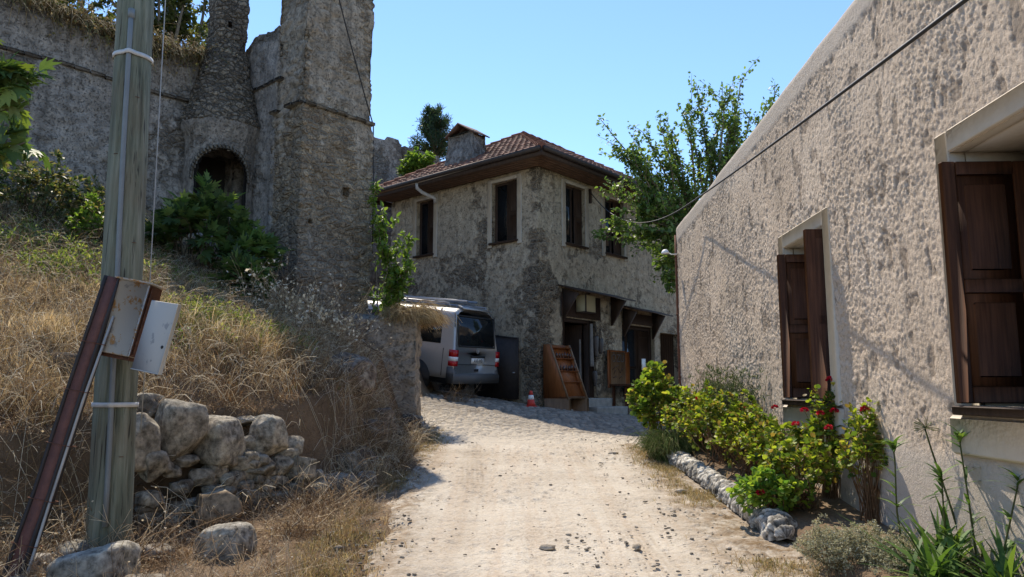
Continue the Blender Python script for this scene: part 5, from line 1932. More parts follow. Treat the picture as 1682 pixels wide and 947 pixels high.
# ------------------------------------------------------------------ planting bed
def geranium(x, y, r_, h, nleaf, flowers, lab, cols=None, L=.044, nst=52, zb=None, inner=.35, flat=1.):
    z_ = float(ground_z(x, y)) if zb is None else zb
    t_ = thing('geranium', lab, 'flowering plant', (x, y, z_), 'geraniums in the bed along the stuccoed wall')
    pth = bush(t_, (x, y, z_), r_, h, nst, int(nleaf * 2.3), L, L, T_ROUND, cols or GREENS['geranium'], 'leaf', (.22, .13, .07), (0, 0), inner, None, flat, .005)
    for (fx, fy, fz) in flowers:
        g = Geo()
        k_ = 46
        dv = rand_dir(k_)
        dv[:, 2] = np.abs(dv[:, 2]) * .9 - .15
        leaves(g, np.array([fx, fy, fz]) + dv * .018, dv, rand_dir(k_), .024, .024, mixcol(k_, [(.50, .012, .028), (.62, .02, .05), (.32, .008, .02)], None, .2), T_DIAMOND)
        fl = g.build('flower_head', 'petal', t_)
        s_ = Geo()
        s_.tube(curved((fx * .6 + x * .4, fy * .6 + y * .4, z_ + h * .55), (fx, fy, fz), 5, .05, .03), .0028, 4, (.16, .17, .06))
        s_.build('flower_stalk', 'straw', fl)


geranium(1.98, 10.3, .42, 1.25, 1300, [], 'tall lime green bush at the far end of the bed by the street corner', GREENS['vine'] + GREENS['geranium'], .065, 40)
geranium(2.28, 9.35, .46, .80, 1000, [(2.2, 9.0, 1.5)], 'wide geranium right behind the grassy clump')
geranium(2.36, 8.55, .50, .78, 1200, [(2.55, 8.3, 1.42), (2.62, 8.2, 1.18)], 'round geranium second from the far lime green bush')
geranium(2.40, 7.75, .42, .66, 1000, [(2.72, 7.9, 1.42)], 'dense geranium in the middle of the bed, below the far window')
geranium(2.42, 7.0, .36, .66, 720, [(2.42, 7.0, 1.16)], 'leggy geranium in the bed with bare brown stems low down', inner=.5)
geranium(2.78, 6.75, .22, 1.02, 520, [(2.80, 6.7, 1.69), (2.92, 6.6, 1.58), (2.6, 6.8, 1.42), (2.66, 6.6, 1.40), (2.76, 6.55, 1.42), (2.9, 6.5, 1.42), (2.5, 6.75, 1.3)], 'tallest geranium, climbing to the near side of the far window with many red heads', inner=.45)
geranium(2.74, 5.95, .21, .90, 430, [(2.72, 5.9, 1.45), (2.86, 5.75, 1.36), (2.90, 5.7, 1.18), (2.52, 6.1, 1.30)], 'upright geranium between the two windows with open red heads', inner=.5)
geranium(2.14, 6.35, .32, .36, 720, [(1.97, 6.15, .79)], 'low bright geranium hanging over the near end of the kerb with one red head', [(.26, .36, .05), (.33, .42, .07), (.19, .29, .05), (.12, .24, .05)], .046)
geranium(2.40, 6.4, .32, .52, 640, [], 'leafy geranium behind the low bright one', inner=.45)

t_ = thing('grassy_clump', 'drooping clump of fine green grass at the far end of the stone kerb', 'grass plant', (1.98, 9.55, .85))
N = 2600
x_, y_ = rng.normal(1.98, .08, N), rng.normal(9.6, .12, N)
a = rng.uniform(0, 2 * np.pi, N)
L_ = rng.uniform(.25, .62, N)
K = 6
t = np.linspace(0, 1, K)[None, :, None]
dirv = np.stack([np.cos(a) * .62, np.sin(a) * .62, 0 * a], -1)
pth = np.stack([x_, y_, ground_z(x_, y_)], -1)[:, None] + dirv[:, None] * L_[:, None, None] * t + np.array([0, 0, 1.]) * (L_[:, None, None] * (1.9 * t - 1.5 * t * t) * rng.uniform(.6, 1.15, (N, 1, 1)))
g = Geo()
multitube(g, pth, np.linspace(.003, .0012, K)[None], mixcol(N, [(.13, .19, .05), (.18, .25, .07), (.09, .13, .04), (.28, .27, .11)], None, .2), 3)
g.build('blades', 'straw', t_)
t_ = thing('fennel_plant', 'tall feathery grey green plant standing against the stuccoed wall', 'plant', (2.62, 9.3, .86))
N = 420
x_, y_ = rng.normal(2.6, .11, N), rng.normal(9.3, .28, N)
L_ = rng.uniform(.45, 1.0, N)
d_ = rng.normal(0, .12, (N, 2))
t = np.linspace(0, 1, 6)[None, :, None]
pth = np.stack([x_, y_, ground_z(x_, y_)], -1)[:, None] + np.concatenate([d_, np.ones((N, 1))], 1)[:, None] * L_[:, None, None] * t + np.concatenate([d_, np.zeros((N, 1))], 1)[:, None] * t * t * .5
pth[..., 0] = np.minimum(pth[..., 0], 2.86)
g = Geo()
multitube(g, pth, np.linspace(.003, .0015, 6)[None], mixcol(N, [(.12, .16, .07), (.17, .20, .09), (.24, .23, .12)], None, .2), 3)
g.build('stems', 'straw', t_)
k_ = rng.integers(0, N, 3600)
pos = pth[k_, rng.integers(2, 6, 3600)]
g = Geo()
leaves(g, pos, nrm(rand_dir(3600) + np.array([0, 0, .9])), rand_dir(3600), .07, .008, mixcol(3600, [(.12, .17, .07), (.18, .22, .10), (.09, .12, .05)], None, .2), T_DIAMOND)
g.build('foliage', 'straw', t_)

t_ = thing('cotton_lavender', 'grey green fine leaved cushion shrub in front of the bed, nearest the kerb end', 'shrub', (2.22, 5.12, .4))
bush(t_, (2.22, 5.12, .40), .38, .32, 300, 15000, .016, .009, T_DIAMOND, GREENS['grey'], 'straw', (.25, .22, .14), (0, 0), .3, None, .8, .0022)
t_ = thing('cotton_lavender', 'second grey cushion shrub, between the first one and the sword leaved clump', 'shrub', (2.5, 5.0, .5))
bush(t_, (2.50, 4.85, .38), .36, .30, 260, 12000, .016, .009, T_DIAMOND, GREENS['grey'], 'straw', (.25, .22, .14), (0, 0), .3, None, .8, .0022)

for (x, y, nl, Lm, lab) in ((2.40, 4.45, 60, .46, 'sword leaved clump at the near edge of the bed beside the grey cushion shrub'), (2.62, 4.15, 60, .42, 'sword leaved clump close to the wall under the near window'), (2.62, 4.75, 44, .46, 'sword leaved clump just behind the tall flower stalk')):
    z_ = float(ground_z(x, y))
    t_ = thing('sword_leaved_plant', lab, 'plant', (x, y, z_))
    a = rng.uniform(0, 2 * np.pi, nl)
    el = rng.uniform(.35, 1.45, nl)
    d = np.stack([np.cos(a) * np.cos(el), np.sin(a) * np.cos(el), np.sin(el)], -1)
    g = Geo()
    sc = rng.uniform(.55, 1.15, nl)
    leaves(g, np.stack([x + rng.normal(0, .05, nl), y + rng.normal(0, .05, nl), np.full(nl, z_)], -1), d, nrm(np.stack([-np.cos(a), -np.sin(a), np.full(nl, 1.2)], -1)), Lm * sc, .034 * rng.uniform(.6, 1.3, nl), mixcol(nl, GREENS['lily'], None, .2), T_LANCE)
    g.build('leaves', 'glossy_leaf', t_)
for (x, y, tx, ty, h, lab) in ((2.50, 4.95, 2.43, 4.95, .72, 'leafy stalk with a bare lower stem, left of the tall seed head'), (2.70, 4.55, 2.68, 4.6, .86, 'tallest leafy stalk with a green tuft, in front of the wall below the near window'), (2.62, 4.3, 2.75, 4.2, .62, 'leafy stalk leaning towards the near window sill'), (2.52, 4.55, 2.50, 4.5, .60, 'short leafy stalk in front of the tallest one'), (2.72, 3.95, 2.80, 3.9, .66, 'leafy stalk at the very corner of the bed nearest the viewer')):
    z_ = float(ground_z(x, y))
    t_ = thing('leafy_stalk', lab, 'plant', (x, y, z_))
    p = curved((x, y, z_), (tx, ty, z_ + h), 8, 0, .03)
    g = Geo()
    g.tube(p, np.linspace(.007, .004, 8), 6, (.12, .13, .05))
    g.build('stem', 'straw', t_)
    nl = 34
    tt = np.concatenate([rng.uniform(2.2, 7, 20), rng.uniform(6.4, 7, 14)])
    ii = np.minimum(tt.astype(int), 6)
    pos = p[ii] + (p[ii + 1] - p[ii]) * (tt - ii)[:, None]
    a = rng.uniform(0, 2 * np.pi, nl)
    d = nrm(np.stack([np.cos(a), np.sin(a), rng.uniform(.2, 1.3, nl)], -1))
    g = Geo()
    leaves(g, pos, d, nrm(np.stack([-np.cos(a), -np.sin(a), np.full(nl, 1.)], -1)), .15 * rng.uniform(.6, 1.15, nl), .02, mixcol(nl, GREENS['lily'], None, .2), T_LANCE)
    g.build('leaves', 'glossy_leaf', t_)
t_ = thing('agapanthus_stalk', 'tall bare stalk topped by a spidery green seed head', 'plant', (2.72, 4.95, .5))
g = Geo()
g.tube(curved((2.80, 4.8, .45), (2.70, 5.0, 1.36), 8, 0, .015), np.linspace(.007, .0055, 8), 6, (.11, .12, .05))
g.build('stem', 'straw', t_)
k_ = 40
dv = rand_dir(k_)
dv[:, 2] = dv[:, 2] * .7 + .25
dv = nrm(dv)
g = Geo()
t = np.linspace(0, 1, 3)[None, :, None]
multitube(g, np.array([2.70, 5.0, 1.36]) + dv[:, None] * .075 * t, np.array([[.0016, .0014, .003]]), mixcol(k_, [(.16, .2, .08), (.24, .24, .13)], None, .2), 3)
g.build('seed_head', 'straw', t_)

# kerb of rough whitewashed stones
kb = thing('stone_kerb', 'low rounded kerb of whitewashed cracked stones edging the planting bed', 'kerb', (2.06, 8, .6))
ny, na = 520, 40
yy = np.linspace(5.82, 10.35, ny)
an = np.linspace(-.35, np.pi + .35, na)
YY, AA = np.meshgrid(yy, an, indexing='ij')
st_ = YY / .31 + .18 * fbm(np.stack([YY * 3, AA * .6, AA * 0], -1), 2, 202)
sid = np.floor(st_)
sfr = np.abs(st_ - sid - .5) * 2
hv = _h(sid.astype(np.int64), sid.astype(np.int64) * 0, sid.astype(np.int64) * 0, 204)
rad = (.104 + .034 * hv) * (1 - .24 * sstep(.80, 1., sfr)) + .022 * fbm(np.stack([YY * 3, AA * 1.0, AA * 0], -1), 4, 201)
endc = np.sqrt(np.clip(1 - np.clip((5.97 - YY) / .15, 0, 1) ** 2, 0, 1))
wq = fbm(np.stack([YY * 6, AA * 1.2, AA * 0], -1), 3, 203) * .8
f1, f2, idn = cells(YY * 16 + AA * 1.3 + wq * 1.4, AA * 1.05 + wq * 1.2, 205)
lump = sstep(.0, .25, f2 - f1)
rr = (rad + .016 * (lump * (.3 + 1.0 * idn) - .6) + .018 * fbm(np.stack([YY * 11, AA * 2.4, AA * 0], -1), 4, 209)) * endc
cxk = 2.04 + .035 * np.sin(YY * 1.1) + .03 * (hv - .5)
base_z = g_base(cxk, YY) + .07
Vk = np.stack([cxk - np.cos(AA) * rr * .98, YY, base_z + np.sin(AA) * rr * 1.0], -1)
Ck = np.array([.82, .76, .65])[None, None] * (.18 + .84 * sstep(.02, .22, f2 - f1))[..., None] * (.55 + .6 * idn[..., None]) * (1 - .55 * sstep(.82, 1., sfr))[..., None]
bare = sstep(.0, .25, fbm(np.stack([YY * 4, AA * 1.5, AA * 0], -1), 4, 211))[..., None]
Ck = Ck * (1 - bare * .3) + np.array([.14, .12, .09]) * bare * .3
i, j = np.meshgrid(np.arange(ny - 1), np.arange(na - 1), indexing='ij')
q = np.stack([i * na + j, i * na + j + 1, (i + 1) * na + j + 1, (i + 1) * na + j], -1).reshape(-1, 4)
Geo().add(Vk.reshape(-1, 3), q, Ck.reshape(-1, 3)).build('stones', 'rock', kb)

# ==================================================================== pole, meter box, cables
PB, PT = np.array([-2.74, 5.32, .25]), np.array([-2.98, 5.55, 6.8])
PAX = nrm(PT - PB)
pole = thing('utility_pole', 'weathered greenish wooden utility pole with a grey conduit and two white straps', 'pole', PB)


def on_pole(z):
    return PB + (PT - PB) * (z - PB[2]) / (PT[2] - PB[2])


zs = np.linspace(.25, 6.8, 130)
an = np.linspace(0, 2 * np.pi, 110, endpoint=False)
A, Z = np.meshgrid(an, zs)
ctr = PB[None, None] + (PT - PB)[None, None] * ((Z - PB[2]) / (PT[2] - PB[2]))[..., None]
r0 = .142 - .0035 * (Z - .25)
rr = r0 + .0035 * fbm(np.stack([A * 7, Z * .6, A * 0], -1), 4, 301) + .004 * fbm(np.stack([np.cos(A), np.sin(A), Z * .5], -1), 3, 302) - .010 * np.exp(-(fbm(np.stack([np.cos(A) * 2.2, np.sin(A) * 2.2, Z * .33], -1), 2, 305) / .022) ** 2)
V = ctr + np.stack([np.cos(A) * rr, np.sin(A) * rr, A * 0], -1)
na, nz = 110, 130
i, j = np.meshgrid(np.arange(nz - 1), np.arange(na), indexing='ij')
q = np.stack([i * na + j, i * na + (j + 1) % na, (i + 1) * na + (j + 1) % na, (i + 1) * na + j], -1).reshape(-1, 4)
Geo().add(V.reshape(-1, 3), [q, np.arange(na) + (nz - 1) * na]).build('shaft', 'pole', pole, True)
toc = nrm(np.array([.30, -1, 0]))
for q_, (z, a_off) in enumerate(((1.15, .55), (1.9, -.6), (2.65, .7), (3.3, -.45), (3.75, .5), (2.2, .35))):
    aa = math.atan2(toc[1], toc[0]) + a_off
    dvec = np.array([math.cos(aa), math.sin(aa), 0])
    pc_ = on_pole(z) + dvec * (.142 - .0035 * (z - .25) + .002)
    tv_ = np.array([-dvec[1], dvec[0], 0])
    g = Geo()
    g.tube([pc_ + tv_ * .012 - dvec * .01, pc_ + tv_ * .012 + dvec * .006, pc_ - tv_ * .012 + dvec * .006, pc_ - tv_ * .012 - dvec * .01], .0022, 5)
    g.build('staple', 'rust', pole)
RP = lambda z: .142 - .0035 * (z - .25)
g = Geo()
g.tube([on_pole(z) + toc * (RP(z) + .016) + (.006 * math.sin(z * 1.4), 0, 0) for z in np.linspace(.7, 4.42, 16)], .0175, 10)
con = g.build('conduit', 'grey_pvc', pole, True)
g = Geo()
g.tube([on_pole(z) + toc * (RP(z) + .016) for z in (4.36, 4.43)], .024, 10)
g.build('conduit_cap', 'grey_pvc', con, True)
for z in (4.09, 1.50):
    an = np.linspace(0, 2 * np.pi, 40, endpoint=False)
    ca = math.atan2(toc[1], toc[0])
    da = np.abs(np.angle(np.exp(1j * (an - ca))))
    rr = RP(z) + .006 + .037 * np.exp(-(da / .2) ** 2)
    rr2 = rr + .005
    c_ = on_pole(z)
    ring = lambda r_, dz: np.stack([c_[0] + np.cos(an) * r_, c_[1] + np.sin(an) * r_, np.full(40, z + dz)], -1)
    V = np.concatenate([ring(rr, -.016), ring(rr2, -.016), ring(rr2, .016), ring(rr, .016)])
    idx = np.arange(40)
    F = []
    for k_ in range(4):
        a, b_ = k_ * 40, ((k_ + 1) % 4) * 40
        F.append(np.stack([a + idx, a + (idx + 1) % 40, b_ + (idx + 1) % 40, b_ + idx], -1))
    Geo().add(V, F).build('strap', 'strap', pole)

mb = thing('meter_box', 'rusty white metal box with its door hanging open on a leaning rusty red steel post', 'meter box', (-3.05, 4.8, .4))
UPV = nrm(np.array([.20, .06, 1.]))
RTV = nrm(np.array([.985, -.05, -.19]))
RTV = nrm(RTV - UPV * (RTV @ UPV))
FNV = np.cross(RTV, UPV)          # out of the box towards the road
if FNV[1] > 0: FNV = -FNV
BX = np.array([RTV, FNV, UPV])
bc = np.array([-2.605, 5.03, 2.085])
W_, D_, H_ = .235, .17, .50
g = Geo()
g.box(bc - FNV * D_ / 2 - (0, 0, 0), (W_, D_, H_), BX, .008)
wr = np.full(sum(len(v) for v in g.V), .02)
box_o = g.build('box_body', 'rust_white', mb, False, {'wear': wr})
g = Geo()
g.box(bc + UPV * (H_ / 2 + .006) - FNV * D_ / 2 + RTV * .004, (W_ + .03, D_ + .03, .01), BX, .003)
g.build('box_lid', 'rust_white', mb, False, {'wear': np.full(sum(len(v) for v in g.V), .05)})
g = Geo()      # rusted open side of the box
g.box(bc + RTV * (W_ / 2 + .004) - FNV * D_ / 2, (.006, D_ - .01, H_ - .01), BX, .002)
g.build('open_side', 'rust', mb)
g = Geo()
g.box(bc + RTV * (W_ / 2 + .010) - FNV * .03, (.012, .02, H_ - .04), BX, .003)
g.box(bc - UPV * (H_ / 2 + .01) - FNV * .08, (W_ - .02, .10, .03), BX, .004)
g.build('hinge_strip', 'rust', mb)
# open door
DR = nrm(RTV * .93 + FNV * .36)
DN = np.cross(UPV, DR)
DX = np.array([DR, DN, UPV])
dc = bc + RTV * (W_ / 2 + .03) - FNV * .02 - UPV * .085 + DR * .14
g = Geo()
g.box(dc, (.265, .012, .47), DX, .004)
g.box(dc + DR * .13, (.008, .03, .47), DX, .002)
g.box(dc - UPV * .235, (.26, .03, .008), DX, .002)
door_o = g.build('box_door', 'rust_white', mb, False, {'wear': np.full(sum(len(v) for v in g.V), -.14)})
g = Geo()
for sgn in (-1, 1):
    g.lathe(dc + DR * .09 - UPV * .06 + DN * sgn * .005, [(.011, -.004), (.011, .004)], 12, np.array([DR, UPV, DN]))
g.build('lock_hole', 'ink', door_o)
# post
g = Geo()
pb = [np.array([-3.06, 4.55, .12]), np.array([-2.99, 4.74, .5]), np.array([-2.93, 4.86, .95]), np.array([-2.85, 4.98, 1.55]), np.array([-2.745, 5.05, 2.1]), np.array([-2.70, 5.09, 2.36])]
from itertools import pairwise
def strip(g, pts, w_, d_, off=0., fo=0.):
    V = []
    for p in pts:
        for a, b_ in ((-1, 1), (1, 1), (1, -1), (-1, -1)):
            V.append(p + RTV * (off + a * w_ / 2) + FNV * (fo + b_ * d_ / 2))
    F = []
    for k_ in range(len(pts) - 1):
        for e in range(4):
            F.append([k_ * 4 + e, k_ * 4 + (e + 1) % 4, k_ * 4 + 4 + (e + 1) % 4, k_ * 4 + 4 + e])
    F += [[0, 1, 2, 3], [len(V) - 4 + q_ for q_ in range(4)]]
    g.add(np.array(V), np.array(F))
strip(g, pb, .085, .05)
g.build('post', 'rust_red', mb)
g = Geo()
strip(g, pb, .018, .06, -.058)
strip(g, pb, .016, .075, .046)
g.build('post_flange', 'iron', mb)
g = Geo()
g.tube([p + RTV * .070 + FNV * .02 + (.012 * math.sin(k_ * 2.), 0, 0) for k_, p in enumerate(pb[:-1])], .009, 6)
g.build('power_cable', 'grey_cable', mb)
for k_ in range(7):
    g = Geo()
    p = pb[0] + (pb[4] - pb[0]) * (k_ + .4) / 7
    f_ = (k_ + .4) / 7 * 4
    p = pb[int(f_)] + (pb[int(f_) + 1] - pb[int(f_)]) * (f_ - int(f_))
    pts = [p + RTV * a + FNV * b_ for a, b_ in ((-.075, -.035), (-.075, .04), (.085, .04), (.085, -.035), (-.075, -.035))]
    g.tube(pts, .0025, 4)
    g.build('wire_tie', 'rust', mb)


def cable(name, pts, r_, mat, lab):
    g = Geo()
    g.tube(pts, r_, 6)
    tag(g.build(name, mat), lab, 'cable')


def sag(a, b_, s_, n=24):
    t = np.linspace(0, 1, n)[:, None]
    return np.array(a) * (1 - t) + np.array(b_) * t - np.array([0, 0, 1.]) * s_ * 4 * t * (1 - t)


h0 = FR.p(2.24, .02, 6.88)
pts = np.concatenate([sag(h0, (2.87, 12.0, 4.60), .55, 26)[:-1], sag((2.87, 12.0, 4.60), (1.91, 3.0, 3.23), .02, 20)[:-1], sag((1.91, 3.0, 3.23), (1.45, -1.3, 2.6), 0, 6)])
cable('overhead_cable', pts, .011, 'cable', 'black cable sagging from the stone house along the stuccoed wall towards the viewer')
g = Geo()
FR.box(g, 2.21, 2.27, .0, .06, 6.55, 6.95, .006)
g.build('cable_bracket', 'old_wood', house)
cable('overhead_cable', np.concatenate([sag((-3.4, 12.2, 9.9), (-2.72, 14.25, 6.75), .10), [(-2.70, 14.30, 5.6), (-2.69, 14.32, 4.2)]]), .014, 'cable', 'thin dark cable slanting down across the face of the tall pier')
cable('guy_wire', [(-2.80, 5.7, 6.4), (-2.72, 5.62, 2.0), (-2.71, 5.6, 1.3)], .004, 'grey_cable', 'thin grey wire hanging straight just right of the wooden pole')

# ==================================================================== van
A0 = np.array([-1.33, 16.4, 0])
A0[2] = float(g_base(A0[0], A0[1])) + .015
fwd2 = np.array([-.875, .484])
zf = float(g_base(A0[0] + fwd2[0] * 3.2, A0[1] + fwd2[1] * 3.2)) + .015
VF = nrm(np.array([*fwd2, (zf - A0[2]) / 3.2]))
VR = nrm(np.array([.484, .875, .02]))
VU = np.cross(VR, VF)
VX = np.array([VF, VR, VU])
van = thing('van', 'silver passenger van parked nose uphill behind the broken wall, rear to the road', 'van', A0)


def vp(s, r_, z):         # s forward from tail, r from left side, z up
    return A0 + VF * s + VR * r_ + VU * z


VW = 1.90
prof = [(.02, .40), (.0, .55), (-.005, .80), (.0, 1.0), (.035, 1.12), (.075, 1.42), (.115, 1.72), (.16, 1.84), (.26, 1.915), (.45, 1.95), (.70, 1.962)]
prof = np.array(prof)
half_ = prof
full = np.concatenate([half_, np.stack([VW - half_[::-1, 0], half_[::-1, 1]], -1)])
stations = [(.0, .955, .93), (.012, .985, .965), (.05, .998, .99), (.12, 1, 1), (.5, 1, 1.0), (1.5, 1, 1.0), (2.6, 1, 1.), (3.4, 1, .995), (3.9, .99, .95), (4.25, .985, .66), (4.55, .96, .58), (4.8, .90, .52), (4.88, .84, .48)]
V = []
for (s, wsc, hsc) in stations:
    rows = full.copy()
    rows[:, 0] = (rows[:, 0] - VW / 2) * wsc + VW / 2
    z_ = rows[:, 1].copy()
    z_ = .40 + (z_ - .40) * (hsc if s > 3 else 1) - (.40 + (z_ - .4)) * (1 - hsc) * (.4 if s < .2 else 0)
    slope = np.clip((z_ - .9) / 1.0, 0, 1) * .17 * (1 if s < .3 else (0 if s > 1.4 else .3))
    V.append([vp(s + slope[k_], rows[k_, 0], z_[k_]) for k_ in range(len(rows))])
V = np.array(V)
ns, nk = V.shape[:2]
i, j = np.meshgrid(np.arange(ns - 1), np.arange(nk), indexing='ij')
q = np.stack([i * nk + j, i * nk + (j + 1) % nk, (i + 1) * nk + (j + 1) % nk, (i + 1) * nk + j], -1).reshape(-1, 4)
hb = nk // 2
cap0 = np.array([[k_, k_ + 1, nk - 2 - k_, nk - 1 - k_] for k_ in range(hb - 1)])
g = Geo().add(V.reshape(-1, 3), [q, cap0, cap0[:, ::-1] + (ns - 1) * nk])
body = g.build('body', 'van_paint', van)
# rear hatch details sit on a plane: inclination of the tail
def rp(r_, z, o=0.):       # point on the tail, o outwards
    return vp(np.clip((z - .9) / 1.0, 0, 1) * .17 - .006 - o, r_, z - .03)


def rplate(g, r0_, r1_, z0_, z1_, o=.004, th=.01, cr=.0, nseg=4):
    pts = []
    for (cx_, cz_, a0) in ((r1_ - cr, z1_ - cr, 0), (r0_ + cr, z1_ - cr, 90), (r0_ + cr, z0_ + cr, 180), (r1_ - cr, z0_ + cr, 270)):
        for k_ in range(nseg if cr else 1):
            a = R_(a0 + 90 * k_ / max(1, nseg - 1))
            pts.append(rp(cx_ + cr * math.cos(a), cz_ + cr * math.sin(a), o))
    g.prism(np.array(pts), VF * th)


g = Geo(); rplate(g, .20, 1.70, 1.16, 1.80, .006, .03, .09, 5)
rw_ = g.build('rear_window', 'dark_glass', van)
g = Geo()
for (r0_, r1_, z0_, z1_) in ((.17, 1.73, 1.125, 1.165), (.17, 1.73, 1.795, 1.83), (.17, .21, 1.165, 1.795), (1.69, 1.73, 1.165, 1.795)):
    rplate(g, r0_, r1_, z0_, z1_, .012, .02)
g.build('window_seal', 'rubber', rw_)
g = Geo(); rplate(g, .12, 1.78, .50, .512, .004, .02); rplate(g, .10, .112, .5, 1.86, .003, .02); rplate(g, 1.788, 1.80, .5, 1.86, .003, .02); rplate(g, .15, 1.75, .742, .752, .004, .02)
g.build('hatch_seam', 'rubber', van)
for s_, r0_ in ((-1, .0), (1, VW)):
    for (z0_, z1_, m_) in ((.88, 1.03, 'red_lamp'), (.79, .88, 'white_plastic'), (.68, .79, 'red_lamp')):
        g = Geo()
        ra, rb = (r0_ - .012, r0_ + .13) if s_ < 0 else (r0_ - .13, r0_ + .012)
        p = [vp(-.018 + .04 * np.clip((z - .9), 0, 1), r_, z - .0) for (r_, z) in ((ra, z0_), (rb, z0_), (rb, z1_), (ra, z1_))]
        g.prism(np.array(p), VF * .16)
        g.build('tail_light', m_, van)
g = Geo()
p = [(-.06, .30), (-.06, .46), (-.02, .52), (.16, .52), (.16, .30)]
pts = np.array([vp(s, .0, z) for s, z in p])
g.prism(pts - VR * .02, VR * (VW + .04))
g.prism(np.array([vp(s, -.02, z) for s, z in ((.16, .30), (.16, .66), (.02, .66), (-.03, .5), (-.03, .30))]), VR * .14)
g.prism(np.array([vp(s, VW - .12, z) for s, z in ((.16, .30), (.16, .66), (.02, .66), (-.03, .5), (-.03, .30))]), VR * .14)
g.build('bumper', 'grey_plastic', van)
g = Geo(); rplate(g, .68, 1.24, .905, .945, .022, .03)
g.build('hatch_handle', 'rubber', van)
g = Geo(); rplate(g, .69, 1.23, .775, .895, .012, .015, .012, 3)
plate = g.build('number_plate', 'white_plastic', van)
text_obj('plate_lettering', 'A K 113', .105, 'ink', plate, rp(.96, .835, .016), VR, VU)
g = Geo(); rplate(g, .86, 1.02, .60, .655, .012, .02, .01, 3)
g.build('hatch_latch', 'rubber', van)
g = Geo()
g.lathe(rp(.95, 1.06, .008), [(.062, -.004), (.062, .010), (.048, .010), (.048, -.004)], 24, np.array([VR, VU, -VF]))
for a, b_ in (((-.035, .04), (-.012, -.038)), ((-.012, -.038), (.0, .0)), ((.0, .0), (.012, -.038)), ((.012, -.038), (.035, .04))):
    g.tube([rp(.95 + a[0], 1.06 + a[1], .014), rp(.95 + b_[0], 1.06 + b_[1], .014)], .006, 5)
g.build('emblem', 'grey_cable', van)
# side glass
for (s0, s1) in ((.42, 1.55), (1.62, 2.75), (2.85, 3.75)):
    g = Geo()
    tilt = lambda z: .035 + (z - 1.12) * .135
    p = [vp(s + (0 if s == s0 else -.0), tilt(z) - .006, z) for s, z in ((s0, 1.14), (s1, 1.14), (s1 - .04, 1.74), (s0 + .06, 1.74))]
    g.prism(np.array(p), VR * .02)
    g.build('side_window', 'dark_glass', van)
g = Geo()
for s_ in (.30, 2.80):
    g.prism(np.array([vp(s_, -.0065, .45), vp(s_ + .01, -.0065, .45), vp(s_ + .01, -.0065, 1.05), vp(s_, -.0065, 1.05)]), VR * .01)
g.build('door_seam', 'rubber', van)
for s_ in (1.0, 4.0):
    for r_, sg in ((.0, -1), (VW, 1)):
        g = Geo()
        c_ = vp(s_, r_ + (.10 if sg < 0 else -.10), .33)
        axw = np.array([VF, VU, VR * sg])
        g.lathe(c_, [(.18, -.10), (.30, -.10), (.325, -.07), (.33, .0), (.325, .07), (.30, .098), (.21, .098)], 32, axw)
        wh = g.build('wheel', 'rubber', van, True)
        g = Geo()
        g.lathe(c_ + VR * sg * .075, [(.215, .0), (.215, .02), (.17, .012), (.06, .022), (.05, .03)], 28, axw)
        rim = g.build('rim', 'alloy', wh)
        g = Geo()
        for k_ in range(8):
            a = k_ / 8 * 2 * math.pi
            g.lathe(c_ + VR * sg * .098 + (VF * math.cos(a) + VU * math.sin(a)) * .14, [(.024, -.004), (.024, .003)], 8, axw)
        g.build('rim_holes', 'ink', rim)
        g = Geo()     # dark arch lining
        th = np.linspace(-.15, math.pi + .15, 20)
        ring = [(s_ + .40 * math.cos(a), .36 + .40 * math.sin(a)) for a in th]
        g.prism(np.array([vp(a, r_ - sg * .0 + sg * .004, b_) for a, b_ in ring]), VR * (-sg) * .012)
        g.build('wheel_arch', 'ink', van)
g = Geo()
g.box(vp(2.4, VW / 2, .36), (4.5, VW - .12, .16), VX, .02)
g.build('underbody', 'ink', van)
for r_ in (.16, VW - .16):
    g = Geo()
    g.tube([vp(.35, r_, 1.97), vp(.40, r_, 2.04), vp(3.4, r_, 2.06), vp(3.5, r_, 1.97)], .02, 8)
    for s_ in (1.2, 2.0, 2.8):
        g.box(vp(s_, r_, 2.0), (.06, .03, .10), VX, .005)
    g.build('roof_rail', 'alloy', van)
g = Geo()
for s_ in (.75, 1.55, 2.6):
    g.box(vp(s_, VW / 2, 2.085), (.05, VW - .2, .03), VX, .008)
g.build('cross_bar', 'alloy', van)
g = Geo()
g.box(vp(1.35, .95, 2.12), (2.4, .05, .05), VX, .01)
g.box(vp(1.35, .55, 2.12), (2.4, .05, .05), VX, .01)
g.build('roof_beam', 'alloy', van)
g = Geo()
p = [vp(.10, .35, 1.93), vp(.10, 1.55, 1.93), vp(.30, 1.5, 1.99), vp(.30, .4, 1.99)]
g.prism(np.array(p), VU * .03)
g.build('spoiler', 'van_paint', van)

# ==================================================================== things by the shop door
gp = thing('metal_gate', 'dark brown sheet metal gate leaf standing against the house beside the van', 'gate', FL.p(.9, .1, 1.4))
g = Geo()
p = [FL.p(.48, .16, 1.38), FL.p(1.95, .10, 1.42), FL.p(1.95, .10, 3.04), FL.p(.48, .16, 2.84)]
g.prism(np.array(p), FL.N * .03)
g.build('sheet', 'iron', gp)
g = Geo()
g.tube([FL.p(.48, .19, 1.38), FL.p(.48, .19, 2.84), FL.p(1.95, .13, 3.04), FL.p(1.95, .13, 1.42)], .022, 6)
g.build('frame', 'iron', gp)
g = Geo()
g.lathe(FL.p(.60, .20, 2.0), [(.03, 0), (.03, .03)], 10)
g.build('latch', 'alloy', gp)

